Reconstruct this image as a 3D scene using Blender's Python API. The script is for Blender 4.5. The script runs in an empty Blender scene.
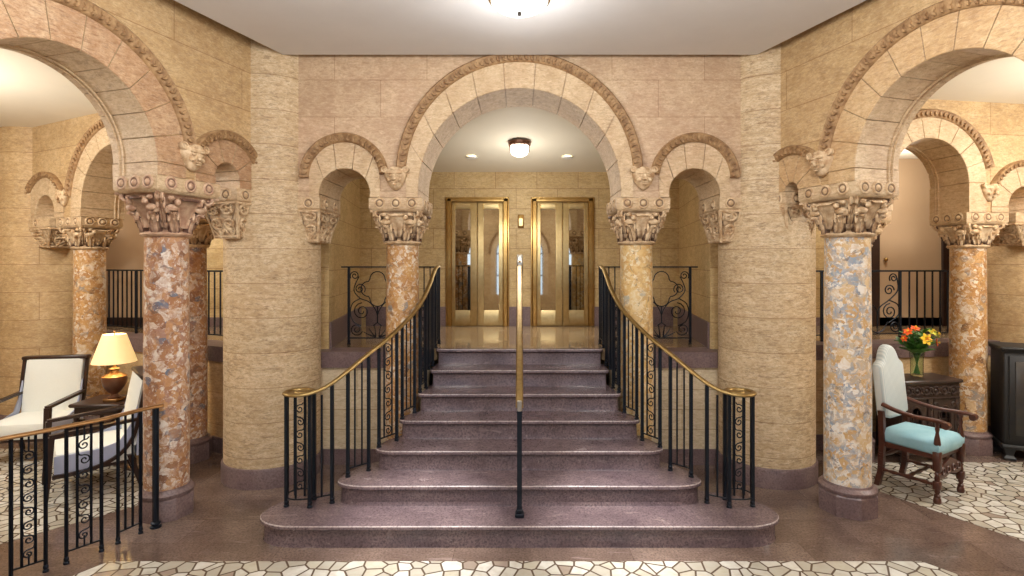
import bpy, math, random
from mathutils import Vector, Matrix, noise
from mathutils.geometry import tessellate_polygon
random.seed(7)
PI = math.pi
sc = bpy.context.scene
COL = sc.collection

# ------------------------------------------------------------------ helpers
def lin(v):
    v /= 255.0
    return v / 12.92 if v <= 0.04045 else ((v + 0.055) / 1.055) ** 2.4
def c(r, g, b): return (lin(r), lin(g), lin(b), 1.0)
def V(*a): return Vector(a)
def lerp(a, b, t): return a + (b - a) * t

class MB:
    def __init__(s): s.v = []; s.f = []
    def add(s, vs, fs):
        o = len(s.v); s.v += [Vector(p) for p in vs]
        s.f += [tuple(i + o for i in f) for f in fs]; return s
    def box(s, c0, c1, M=None):
        x0, y0, z0 = c0; x1, y1, z1 = c1
        vs = [V(x, y, z) for z in (z0, z1) for y in (y0, y1) for x in (x0, x1)]
        if M is not None: vs = [M @ p for p in vs]
        return s.add(vs, [(0, 2, 3, 1), (4, 5, 7, 6), (0, 1, 5, 4), (2, 6, 7, 3), (0, 4, 6, 2), (1, 3, 7, 5)])
    def bbox(s, c0, c1, b=.01, M=None):
        # box with chamfered edges: three-layer loft with inset corners
        x0, y0, z0 = c0; x1, y1, z1 = c1
        b = min(b, (x1 - x0) * .45, (y1 - y0) * .45, (z1 - z0) * .45)
        def ring(i, z):
            return [V(x0 + i + b, y0 + i, z), V(x1 - i - b, y0 + i, z), V(x1 - i, y0 + i + b, z), V(x1 - i, y1 - i - b, z),
                    V(x1 - i - b, y1 - i, z), V(x0 + i + b, y1 - i, z), V(x0 + i, y1 - i - b, z), V(x0 + i, y0 + i + b, z)]
        rs = [ring(b * .6, z0), ring(0, z0 + b), ring(0, z1 - b), ring(b * .6, z1)]
        if M is not None: rs = [[M @ p for p in r] for r in rs]
        return s.loft(rs)
    def loft(s, rings, closed=True, cap=True):
        n = len(rings[0]); vs = [p for r in rings for p in r]; fs = []
        for k in range(len(rings) - 1):
            for i in range(n if closed else n - 1):
                j = (i + 1) % n
                fs.append((k * n + i, k * n + j, (k + 1) * n + j, (k + 1) * n + i))
        if cap and closed:
            fs.append(tuple(reversed(range(n)))); fs.append(tuple((len(rings) - 1) * n + i for i in range(n)))
        return s.add(vs, fs)
    def lathe(s, prof, n=32, M=None, cap=True, ph=0):
        rs = [[V(r * math.cos(2 * PI * i / n + ph), r * math.sin(2 * PI * i / n + ph), z) for i in range(n)] for r, z in prof]
        if M is not None: rs = [[M @ p for p in r] for r in rs]
        return s.loft(rs, cap=cap)
    def tube(s, pts, r, n=6, r1=None):
        pts = [Vector(p) for p in pts]; rs = []; L = len(pts)
        up = None
        for i, p in enumerate(pts):
            t = (pts[min(i + 1, L - 1)] - pts[max(i - 1, 0)])
            if t.length < 1e-9: t = V(0, 0, 1)
            t.normalize()
            if up is None:
                up = t.orthogonal().normalized()
            up = (up - t * up.dot(t))
            if up.length < 1e-6: up = t.orthogonal()
            up.normalize(); sd = t.cross(up)
            rr = r if r1 is None else lerp(r, r1, i / max(1, L - 1))
            rs.append([p + up * (rr * math.cos(2 * PI * k / n)) + sd * (rr * math.sin(2 * PI * k / n)) for k in range(n)])
        return s.loft(rs)
    def sweep(s, pts, prof, upv=V(0, 0, 1)):
        pts = [Vector(p) for p in pts]; L = len(pts); rs = []
        for i, p in enumerate(pts):
            t = (pts[min(i + 1, L - 1)] - pts[max(i - 1, 0)]).normalized()
            sd = t.cross(upv)
            if sd.length < 1e-5: sd = t.orthogonal()
            sd.normalize(); u = sd.cross(t)
            rs.append([p + sd * a + u * b for a, b in prof])
        return s.loft(rs)
    def bar(s, a, b, w, w2=None):
        w2 = w2 or w; a = Vector(a); b = Vector(b)
        t = (b - a)
        up = V(0, 0, 1) if abs(t.normalized().z) < .9 else V(0, 1, 0)
        return s.sweep([a, b], [(-w / 2, -w2 / 2), (w / 2, -w2 / 2), (w / 2, w2 / 2), (-w / 2, w2 / 2)], up)
    def prism(s, poly, z0, z1):
        n = len(poly)
        return s.loft([[V(x, y, z0) for x, y in poly], [V(x, y, z1) for x, y in poly]])
    def ball(s, ctr, rad, M=None, nu=12, nv=8):
        ctr = Vector(ctr)
        if isinstance(rad, (int, float)): rad = (rad, rad, rad)
        rs = []
        for j in range(1, nv):
            a = PI * j / nv - PI / 2
            rs.append([V(rad[0] * math.cos(a) * math.cos(2 * PI * i / nu), rad[1] * math.cos(a) * math.sin(2 * PI * i / nu), rad[2] * math.sin(a)) for i in range(nu)])
        R = M.to_3x3() if M is not None else Matrix.Identity(3)
        rs = [[ctr + R @ p for p in r] for r in rs]
        return s.loft(rs)
    def torus(s, ctr, R, r, ax=V(0, 0, 1), n=20, m=6):
        ax = Vector(ax).normalized(); u = ax.orthogonal().normalized(); w = ax.cross(u); ctr = Vector(ctr)
        rs = []
        for i in range(n):
            a = 2 * PI * i / n; d = u * math.cos(a) + w * math.sin(a)
            rs.append([ctr + d * (R + r * math.cos(2 * PI * k / m)) + ax * (r * math.sin(2 * PI * k / m)) for k in range(m)])
        rs.append(rs[0])
        return s.loft(rs, cap=False)
    def build(s, name, mat, parent=None, uv=None, smooth=40, world=True):
        vs = s.v
        if parent is not None and world:
            Mi = WM[parent.name].inverted(); vs = [Mi @ p for p in vs]
        me = bpy.data.meshes.new(name)
        me.from_pydata([tuple(p) for p in vs], [], s.f)
        me.validate(); 
        import bmesh
        bm = bmesh.new(); bm.from_mesh(me); bmesh.ops.recalc_face_normals(bm, faces=bm.faces); bm.to_mesh(me); bm.free()
        me.update()
        o = bpy.data.objects.new(name, me); COL.objects.link(o)
        for m in (mat if isinstance(mat, (list, tuple)) else [mat]): me.materials.append(m)
        if smooth:
            me.polygons.foreach_set('use_smooth', [True] * len(me.polygons))
            me.set_sharp_from_angle(angle=math.radians(smooth))
        if uv:
            L = me.uv_layers.new(name='UVMap')
            for p in me.polygons:
                for li in p.loop_indices:
                    L.data[li].uv = uv(s.v[me.loops[li].vertex_index] if False else (me.vertices[me.loops[li].vertex_index].co), p.normal)
        if parent is not None: o.parent = parent
        WM[o.name] = WM[parent.name].copy() if parent is not None else Matrix.Identity(4)
        return o
WM = {}
def thing(name, label, cat, loc=(0, 0, 0), rz=0, group=None):
    o = bpy.data.objects.new(name, None); COL.objects.link(o)
    o.empty_display_size = .1
    o.location = loc; o.rotation_euler = (0, 0, rz)
    o['label'] = label; o['category'] = cat
    if group: o['group'] = group
    WM[o.name] = Matrix.Translation(loc) @ Matrix.Rotation(rz, 4, 'Z')
    return o
def struct(o, label=None, cat=None):
    o['kind'] = 'structure'
    if label: o['label'] = label; o['category'] = cat
    return o
def tag(o, label, cat, group=None):
    o['label'] = label; o['category'] = cat
    if group: o['group'] = group
    return o
def catmull(pts, n=8):
    pts = [Vector(p) for p in pts]; out = []
    P = [pts[0] * 2 - pts[1]] + pts + [pts[-1] * 2 - pts[-2]]
    for i in range(1, len(P) - 2):
        p0, p1, p2, p3 = P[i - 1:i + 3]
        for k in range(n):
            t = k / n
            out.append(.5 * ((2 * p1) + (p2 - p0) * t + (2 * p0 - 5 * p1 + 4 * p2 - p3) * t * t + (3 * p1 - p0 - 3 * p2 + p3) * t ** 3))
    out.append(pts[-1]); return out

# ------------------------------------------------------------------ materials
class NT:
    def __init__(s, name):
        s.m = bpy.data.materials.new(name); s.m.use_nodes = True
        s.t = s.m.node_tree; s.b = s.t.nodes['Principled BSDF']
    def n(s, typ, **kw):
        nd = s.t.nodes.new(typ)
        for k, v in kw.items():
            if hasattr(nd, k): setattr(nd, k, v)
        return nd
    def l(s, a, b): s.t.links.new(a, b)
    def pos(s): return s.n('ShaderNodeNewGeometry').outputs['Position']
    def obj(s): return s.n('ShaderNodeTexCoord').outputs['Object']
    def uv(s): return s.n('ShaderNodeTexCoord').outputs['UV']
    def mp(s, src, scale=(1, 1, 1), rot=(0, 0, 0), loc=(0, 0, 0)):
        m = s.n('ShaderNodeMapping'); s.l(src, m.inputs[0])
        m.inputs['Scale'].default_value = scale; m.inputs['Rotation'].default_value = rot; m.inputs['Location'].default_value = loc
        return m.outputs[0]
    def noise(s, src, scale, detail=4, rough=.55, dist=0):
        n = s.n('ShaderNodeTexNoise'); s.l(src, n.inputs['Vector'])
        n.inputs['Scale'].default_value = scale; n.inputs['Detail'].default_value = detail
        n.inputs['Roughness'].default_value = rough; n.inputs['Distortion'].default_value = dist
        return n.outputs['Fac']
    def ramp(s, src, stops, interp='LINEAR'):
        r = s.n('ShaderNodeValToRGB'); s.l(src, r.inputs[0]); cr = r.color_ramp; cr.interpolation = interp
        while len(cr.elements) < len(stops): cr.elements.new(.5)
        for e, (p, col) in zip(cr.elements, stops):
            e.position = p; e.color = col if isinstance(col, tuple) else (col, col, col, 1)
        return r.outputs[0]
    def mix(s, a, b, f, mode='MIX'):
        m = s.n('ShaderNodeMix'); m.data_type = 'RGBA'; m.blend_type = mode
        for src, i in ((f, 0), (a, 6), (b, 7)):
            if hasattr(src, 'links') or hasattr(src, 'is_output'): s.l(src, m.inputs[i])
            else: m.inputs[i].default_value = src
        return m.outputs[2]
    def bump(s, src, st=.3, d=.01):
        b = s.n('ShaderNodeBump'); b.inputs['Strength'].default_value = st; b.inputs['Distance'].default_value = d
        s.l(src, b.inputs['Height']); s.l(b.outputs[0], s.b.inputs['Normal'])
    def set(s, **kw):
        for k, v in kw.items():
            i = s.b.inputs[k.replace('_', ' ')]
            if hasattr(v, 'is_output'): s.l(v, i)
            else: i.default_value = v
        return s.m

def travertine(name, cols, joint=True, bw=1.05, rh=.31, band=7.0, pit=.5, off=(0, 0, 0), jw=.006, rough=.6):
    t = NT(name); P = t.mp(t.pos(), loc=off)
    bandn = t.noise(t.mp(P, (1.3, 1.3, band)), 2.2, 6, .6, .6)
    blot = t.noise(P, 1.6, 4, .6, .3)
    fine = t.noise(t.mp(P, (11, 11, 38)), 2.0, 5, .75)
    grain = t.noise(t.mp(P, (22, 22, 40)), 2.0, 4, .85)
    base = t.ramp(bandn, [(.28, cols[0]), (.5, cols[1]), (.72, cols[2])])
    base = t.mix(base, cols[3], t.ramp(blot, [(.48, 0.0), (.75, .55)]))
    big = t.noise(t.mp(P, (1.2, 1.2, 3)), 1.3, 3, .6)
    pn = t.mix(t.noise(t.mp(P, (5, 5, 24)), 2.4, 6, .8), (1, 1, 1, 1), t.ramp(big, [(.45, 0.0), (.7, .14)]))
    pits = t.ramp(pn, [(.53, 0.0), (.63, pit)])
    mott = t.noise(t.mp(P, (1, 1, 1.8)), 16, 6, .75, .4)
    base = t.mix(base, cols[0], t.ramp(mott, [(.50, 0.0), (.62, .85)]))
    base = t.mix(base, cols[2], t.ramp(mott, [(.36, .8), (.46, .0)]))
    base = t.mix(base, cols[0], t.ramp(grain, [(.46, 0.0), (.66, .8)]))
    base = t.mix(base, cols[4], t.ramp(grain, [(.60, 0.0), (.74, pit)]))
    base = t.mix(base, cols[4], pits)
    base = t.mix(base, c(255, 240, 214), t.ramp(fine, [(.45, 0.0), (.8, .25)]))
    h = t.mix(t.ramp(fine, [(.2, 0.0), (.8, 1.0)]), (0, 0, 0, 1), pits)
    if joint:
        br = t.n('ShaderNodeTexBrick'); br.offset = .5
        t.l(t.uv(), br.inputs['Vector'])
        br.inputs['Color1'].default_value = (1, 1, 1, 1); br.inputs['Color2'].default_value = (.90, .89, .87, 1)
        br.inputs['Mortar'].default_value = (.62, .53, .45, 1); br.inputs['Scale'].default_value = 1
        br.inputs['Mortar Size'].default_value = jw; br.inputs['Mortar Smooth'].default_value = .2
        br.inputs['Brick Width'].default_value = bw; br.inputs['Row Height'].default_value = rh
        base = t.mix(base, br.outputs['Color'], 1.0, 'MULTIPLY')
    t.bump(h, .25, .006)
    return t.set(Base_Color=base, Roughness=rough)

TR = [c(176, 140, 94), c(206, 173, 126), c(222, 196, 152), c(190, 148, 108), c(132, 98, 64)]
M_pier = travertine('travertine_pier', [c(184, 154, 114), c(212, 188, 150), c(228, 210, 176), c(204, 170, 128), c(122, 90, 60)], bw=400, rh=.33, pit=.62, jw=.004)
M_dwall = travertine('travertine_low_wall', [c(196, 176, 142), c(214, 198, 166), c(228, 214, 184), c(200, 176, 140), c(150, 122, 92)], bw=.5, rh=.21, pit=.4, jw=.004)
M_front = travertine('travertine_front', [c(182, 150, 118), c(204, 175, 142), c(220, 196, 162), c(186, 146, 120), c(140, 106, 80)], bw=.9, rh=.36, band=1.5, pit=.25, jw=.003)
M_side = travertine('travertine_side', [c(180, 147, 102), c(204, 172, 124), c(219, 192, 147), c(185, 148, 105), c(126, 95, 63)], bw=1.4, rh=.36, band=2.2, pit=.35, jw=.004)
M_hall = travertine('travertine_hall', [c(176, 146, 94), c(202, 173, 118), c(216, 190, 138), c(190, 156, 102), c(136, 104, 64)], bw=.62, rh=.3, band=4, pit=.3, jw=.005)
M_vous = travertine('voussoir_stone', [c(188, 158, 120), c(208, 182, 144), c(222, 200, 164), c(196, 158, 124), c(146, 110, 78)], joint=False, band=1.2, pit=.5)
M_vous_red = travertine('weathered_voussoir_stone', [c(160, 120, 84), c(182, 144, 106), c(202, 172, 136), c(164, 120, 88), c(120, 84, 60)], joint=False, band=1.0, pit=.6)
M_vous_tan = travertine('tan_voussoir_stone', [c(184, 148, 104), c(202, 168, 122), c(216, 188, 144), c(190, 150, 106), c(140, 104, 70)], joint=False, band=1.0, pit=.45)
M_carve = None
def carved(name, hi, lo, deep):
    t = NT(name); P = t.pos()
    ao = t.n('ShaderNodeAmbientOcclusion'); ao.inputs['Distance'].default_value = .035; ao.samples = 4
    # hollows painted darker: shade put into the colour to deepen carved contrast, plus grime
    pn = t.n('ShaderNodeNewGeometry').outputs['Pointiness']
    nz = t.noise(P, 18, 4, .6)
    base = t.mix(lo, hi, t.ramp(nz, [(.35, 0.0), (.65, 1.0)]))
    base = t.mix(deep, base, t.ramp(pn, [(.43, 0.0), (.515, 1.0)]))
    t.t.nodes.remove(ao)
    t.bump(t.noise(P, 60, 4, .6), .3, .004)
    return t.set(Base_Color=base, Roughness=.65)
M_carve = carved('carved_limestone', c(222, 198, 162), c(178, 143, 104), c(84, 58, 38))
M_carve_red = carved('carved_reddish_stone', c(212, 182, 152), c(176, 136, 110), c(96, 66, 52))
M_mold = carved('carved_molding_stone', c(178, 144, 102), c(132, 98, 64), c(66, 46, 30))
M_soffit = M_vous

def breccia(name, cols, off=(0, 0, 0), sc_=7.0, mb=.5):
    t = NT(name); P0 = t.mp(t.pos(), loc=off)
    wv = t.n('ShaderNodeTexNoise'); t.l(P0, wv.inputs['Vector']); wv.inputs['Scale'].default_value = 9; wv.inputs['Detail'].default_value = 5
    add = t.n('ShaderNodeMix'); add.data_type = 'RGBA'; add.blend_type = 'ADD'; add.inputs[0].default_value = .11
    t.l(P0, add.inputs[6]); t.l(wv.outputs['Color'], add.inputs[7])
    P = add.outputs[2]
    def cells(scale):
        v = t.n('ShaderNodeTexVoronoi'); t.l(P, v.inputs['Vector']); v.inputs['Scale'].default_value = scale
        s = t.n('ShaderNodeSeparateColor'); t.l(v.outputs['Color'], s.inputs[0]); return s.outputs[0], s.outputs[1]
    a, a2 = cells(sc_); b, b2 = cells(sc_ * 2.4)
    n = len(cols)
    st = [(i / n, cols[i]) for i in range(n)]
    ca = t.ramp(a, st, 'CONSTANT'); cb = t.ramp(b, [(p, cols[(i * 2 + 1) % n]) for i, (p, _) in enumerate(st)], 'CONSTANT')
    base = t.mix(ca, cb, t.ramp(t.noise(P, 5, 3, .6), [(.42, 0.0), (.55, 1.0)]))
    veil = t.noise(P, 13, 6, .65, .8)
    base = t.mix(base, cols[0], t.ramp(veil, [(.38, .6), (.56, .0)]))
    base = t.mix(base, cols[-1], t.ramp(t.noise(P, 40, 5, .7), [(.56, 0.0), (.62, .8)]))
    base = t.mix(base, c(96, 84, 82), t.ramp(t.noise(P0, 9, 6, .75, 1.5), [(.58, 0.0), (.63, .65)]))
    vein = t.noise(P, 9, 5, .6, 1.2)
    base = t.mix(base, cols[1], t.ramp(vein, [(.47, 0.0), (.5, mb), (.53, 0.0)]))
    return t.set(Base_Color=base, Roughness=.32, Specular_IOR_Level=.35)
M_br_left = breccia('breccia_rosy', [c(184, 138, 98), c(160, 112, 78), c(216, 200, 184), c(168, 130, 112), c(106, 116, 134), c(194, 148, 104), c(132, 94, 76), c(224, 214, 202)], (3, 1, 0), 14)
M_br_right = breccia('breccia_grey', [c(212, 184, 140), c(200, 160, 106), c(228, 218, 202), c(150, 162, 176), c(218, 194, 154), c(172, 176, 182), c(200, 164, 116), c(234, 229, 220)], (1, 5, 2), 15)
M_br_gold = breccia('breccia_gold', [c(192, 150, 96), c(170, 122, 74), c(214, 192, 158), c(204, 160, 106), c(138, 136, 134), c(186, 140, 88), c(128, 94, 66), c(224, 212, 194)], (7, 2, 4), 15)
M_br_pale = breccia('breccia_pale', [c(216, 182, 122), c(206, 164, 102), c(226, 208, 168), c(202, 168, 116), c(178, 172, 156), c(218, 188, 132), c(168, 136, 96), c(230, 216, 182)], (2, 8, 1), 12, .25)

def purple(name, a, b, d, rough=.28, slabs=False):
    t = NT(name); P = t.pos()
    n1 = t.noise(P, 3.2, 5, .6, .5); n2 = t.noise(P, 60, 3, .7); n3 = t.noise(t.mp(P, (2, 9, 9)), 2.2, 4, .6, 1.0)
    base = t.ramp(n1, [(.3, a), (.7, b)])
    base = t.mix(base, d, t.ramp(n2, [(.45, 0.0), (.65, .7)]))
    base = t.mix(base, c(168, 150, 146), t.ramp(n3, [(.60, 0.0), (.74, .4)]))
    base = t.mix(base, c(170, 156, 150), t.ramp(t.noise(P, 34, 4, .8), [(.60, 0.0), (.72, .5)]))
    if slabs:
        br = t.n('ShaderNodeTexBrick'); br.offset = .37
        t.l(t.mp(P, (1, 1, 0), (0, 0, .0)), br.inputs['Vector'])
        br.inputs['Color1'].default_value = (1.0, 1.0, 1.0, 1); br.inputs['Color2'].default_value = (.70, .66, .64, 1)
        br.inputs['Mortar'].default_value = (.55, .5, .48, 1); br.inputs['Scale'].default_value = 1
        br.inputs['Mortar Size'].default_value = .002; br.inputs['Brick Width'].default_value = 1.3; br.inputs['Row Height'].default_value = .38
        base = t.mix(base, br.outputs['Color'], 1.0, 'MULTIPLY')
    t.bump(n2, .05, .002)
    return t.set(Base_Color=base, Roughness=t.ramp(n1, [(.3, rough), (.8, rough + .12)]))
M_step = purple('purple_step_stone', c(96, 80, 85), c(126, 108, 109), c(62, 51, 56), .18)
M_nose = purple('worn_step_highlight', c(150, 136, 136), c(184, 170, 166), c(104, 88, 90), .2)  # paler step edge: wear plus the nosing's highlight line, painted into the colour
M_base = purple('purple_base_stone', c(108, 88, 88), c(134, 112, 108), c(78, 62, 62), .35)
M_floor = purple('brown_floor_stone', c(108, 90, 82), c(138, 118, 106), c(82, 68, 61), .1, True)
M_dais = purple('dais_floor_stone', c(150, 128, 98), c(178, 154, 120), c(122, 100, 76), .05, True)

def mosaic(name):
    t = NT(name); P = t.mp(t.pos(), (1, 1, 0))
    wv = t.n('ShaderNodeTexNoise'); t.l(P, wv.inputs['Vector']); wv.inputs['Scale'].default_value = 3
    v = t.n('ShaderNodeTexVoronoi'); v.voronoi_dimensions = '2D'; t.l(P, v.inputs['Vector']); v.inputs['Scale'].default_value = 9.2
    e = t.n('ShaderNodeTexVoronoi'); e.voronoi_dimensions = '2D'; e.feature = 'DISTANCE_TO_EDGE'; t.l(P, e.inputs['Vector']); e.inputs['Scale'].default_value = 9.2
    s = t.n('ShaderNodeSeparateColor'); t.l(v.outputs['Color'], s.inputs[0])
    st = t.ramp(s.outputs[0], [(0, c(200, 198, 188)), (.3, c(178, 173, 160)), (.55, c(214, 212, 204)), (.8, c(188, 182, 166)), (.95, c(150, 134, 122))], 'CONSTANT')
    st = t.mix(st, c(166, 156, 138), t.ramp(t.noise(P, 14, 4), [(.4, 0.0), (.7, .5)]))
    base = t.mix(c(92, 76, 62), st, t.ramp(e.outputs['Distance'], [(.045, 0.0), (.08, 1.0)]))
    return t.set(Base_Color=base, Roughness=.22)
M_mos = mosaic('crazy_paving_mosaic')

def plain(name, col, rough=.5, metal=0, nz=0, nscale=8, col2=None, bump=0, spec=None):
    t = NT(name)
    base = col
    if nz or col2:
        base = t.mix(col, col2 or tuple(v * .6 for v in col[:3]) + (1,), t.ramp(t.noise(t.pos(), nscale, 5, .6), [(.35, 0.0), (.7, nz or 1.0)]))
    if bump: t.bump(t.noise(t.pos(), nscale * 6, 4, .6), bump, .004)
    if spec is not None: t.set(Specular_IOR_Level=spec)
    return t.set(Base_Color=base, Roughness=rough, Metallic=metal)
M_ceil = plain('ceiling_paint', c(220, 219, 219), .8, 0, .1, 3)
M_ceil_w = plain('lounge_ceiling_paint', c(232, 222, 200), .8, 0, .08, 3)
M_ceil_l = plain('landing_ceiling_paint', c(228, 220, 200), .7, 0, .08, 3)
M_brown = plain('brown_plaster', c(176, 148, 116), .75, 0, .3, 2, c(164, 136, 104))
M_iron = plain('black_iron', c(30, 36, 46), .42, .6, .4, 30)
M_brass_r = plain('rail_brass', c(164, 138, 88), .4, .9, .6, 20, c(120, 98, 60))
M_oldbrass = plain('dark_brass_rail', c(150, 112, 70), .4, .8, .4, 20)
M_brass = plain('polished_brass', c(192, 158, 98), .32, 1, .4, 14, c(150, 114, 64))
M_brass_p = plain('pale_brass', c(206, 184, 134), .34, 1, .4, 14, c(172, 142, 90))
M_mirror = plain('door_mirror', c(205, 200, 185), .03, 1)
M_wood = plain('dark_walnut', c(52, 33, 26), .35, 0, .6, 20, c(34, 20, 16))
M_oak = plain('carved_dark_oak', c(62, 46, 40), .32, 0, .7, 30, c(30, 22, 20))
M_turn = plain('turned_mahogany', c(84, 46, 34), .3, 0, .6, 25, c(44, 24, 20))
M_cream = plain('cream_upholstery', c(230, 233, 228), .9, 0, .15, 60, c(210, 213, 206), .1)
M_grey_shade = plain('shaded_grey_upholstery', c(178, 186, 212), .9, 0, .15, 60, c(156, 164, 192), .1)  # grey back; on the sides, cream's blue daylight shade put into the colour
M_velvet = plain('blue_velvet', c(156, 196, 206), .8, 0, .6, 5, c(110, 162, 178), .2)
M_black = plain('black_lacquer', c(28, 29, 32), .55, 0, .4, 12, c(40, 38, 36))
M_black2 = plain('painted_panel', c(44, 46, 50), .35, 0, .7, 9, c(70, 60, 46))
M_gold = plain('worn_gilding', c(96, 82, 56), .5, .5)
M_white = plain('white_fitting', c(225, 225, 222), .4)
M_steel = plain('silver_fitting', c(190, 186, 178), .3, 1)
M_leaf = plain('lily_leaf', c(84, 136, 56), .45, 0, .6, 30, c(52, 100, 38))
M_orange = plain('orange_petal', c(236, 98, 34), .5, 0, .4, 30, c(214, 66, 24))
M_yellow = plain('yellow_petal', c(246, 204, 50), .5, 0, .3, 30, c(232, 170, 30))
M_lemon = plain('green_yellow_petal', c(196, 196, 70), .5, 0, .3, 30, c(150, 170, 60))
M_urn = plain('bronze_urn', c(122, 84, 62), .3, .5, .6, 12, c(82, 52, 40))
M_dark = plain('dark_void', c(34, 26, 20), .8)

def stripe():
    t = NT('striped_upholstery'); o = t.obj()
    w = t.n('ShaderNodeTexWave'); w.wave_type = 'BANDS'; w.bands_direction = 'X'; t.l(o, w.inputs['Vector']); w.inputs['Scale'].default_value = 14
    base = t.ramp(w.outputs['Fac'], [(.3, c(206, 212, 210)), (.6, c(182, 194, 196))])
    return t.set(Base_Color=base, Roughness=.85)
M_stripe = stripe()
def glass():
    t = NT('vase_glass'); return t.set(Base_Color=c(226, 240, 224), Roughness=.03, Transmission_Weight=1.0, IOR=1.35)
M_glass = glass()
def emit(name, col, st, base=None):
    t = NT(name); return t.set(Base_Color=base or col, Emission_Color=col, Emission_Strength=st, Roughness=.5)
M_dome = emit('lit_dome_glass', c(255, 250, 240), 1.6)
M_dome2 = emit('lit_landing_glass', c(255, 244, 226), 6.0)
M_bulb = emit('lit_downlight', c(255, 244, 220), 9.0)
M_sig = emit('lit_call_signal', c(255, 226, 170), .8)
M_shade = emit('lit_lampshade', c(255, 218, 140), .5, c(244, 226, 180))
M_sky = emit('bright_window_pane', c(196, 220, 250), 1.3)

# ------------------------------------------------------------------ key numbers
CAMZ = 2.12
DW = 5.35          # face of the front arcade
ZF = 2.767         # top of the abaci in front
RISE, TREAD, F1 = .17, .32, 4.086
ZD = 7 * RISE      # raised landing
YB = 8.25          # elevator wall
def U(p): return V(p[0], p[1], 0)

# ------------------------------------------------------------------ setting: floor, ceilings, plain walls
def flat(name, poly, z, mat, th=.05, parent=None):
    mb = MB().prism(poly, z - th, z); o = mb.build(name, mat, parent, smooth=0); struct(o); return o
flat('floor', [(-9.2, -3.8), (9.2, -3.8), (9.2, 9.2), (-9.2, 9.2)], 0, M_floor, .1)
flat('floor_mosaic_front', [(-3.03, 3.737), (-2.92, 3.915), (2.86, 3.915), (2.98, 3.76), (3.4, 1.2), (-3.4, 1.2)], .004, M_mos, .004)
flat('floor_mosaic_right', [(3.30, 5.25), (3.36, 5.12), (3.87, 4.17), (4.9, 2.2), (8.0, 2.2), (8.0, 5.88), (3.42, 5.86)], .004, M_mos, .004)
flat('floor_mosaic_left', [(-3.28, 4.98), (-3.36, 4.82), (-3.95, 4.14), (-5.0, 2.2), (-8.0, 2.2), (-8.0, 6.3), (-5.3, 6.3), (-3.75, 5.5)], .004, M_mos, .004)

# lobby ceiling: a lowered slab whose edge stands a hand off the walls
def cx(y): return 2.2575 + .3338 * (5.25 - y)
ZC = 4.118
mb = MB().prism([(-cx(5.25), 5.25), (cx(5.25) + .01, 5.25), (cx(-3.6), -3.6), (-cx(-3.6), -3.6)], ZC, ZC + .22)
struct(mb.build('ceiling', M_ceil, smooth=0))
flat('ceiling_upper', [(-6.2, -3.8), (6.2, -3.8), (6.2, 6.1), (-6.2, 6.1)], 4.6, M_ceil, .05)

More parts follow.
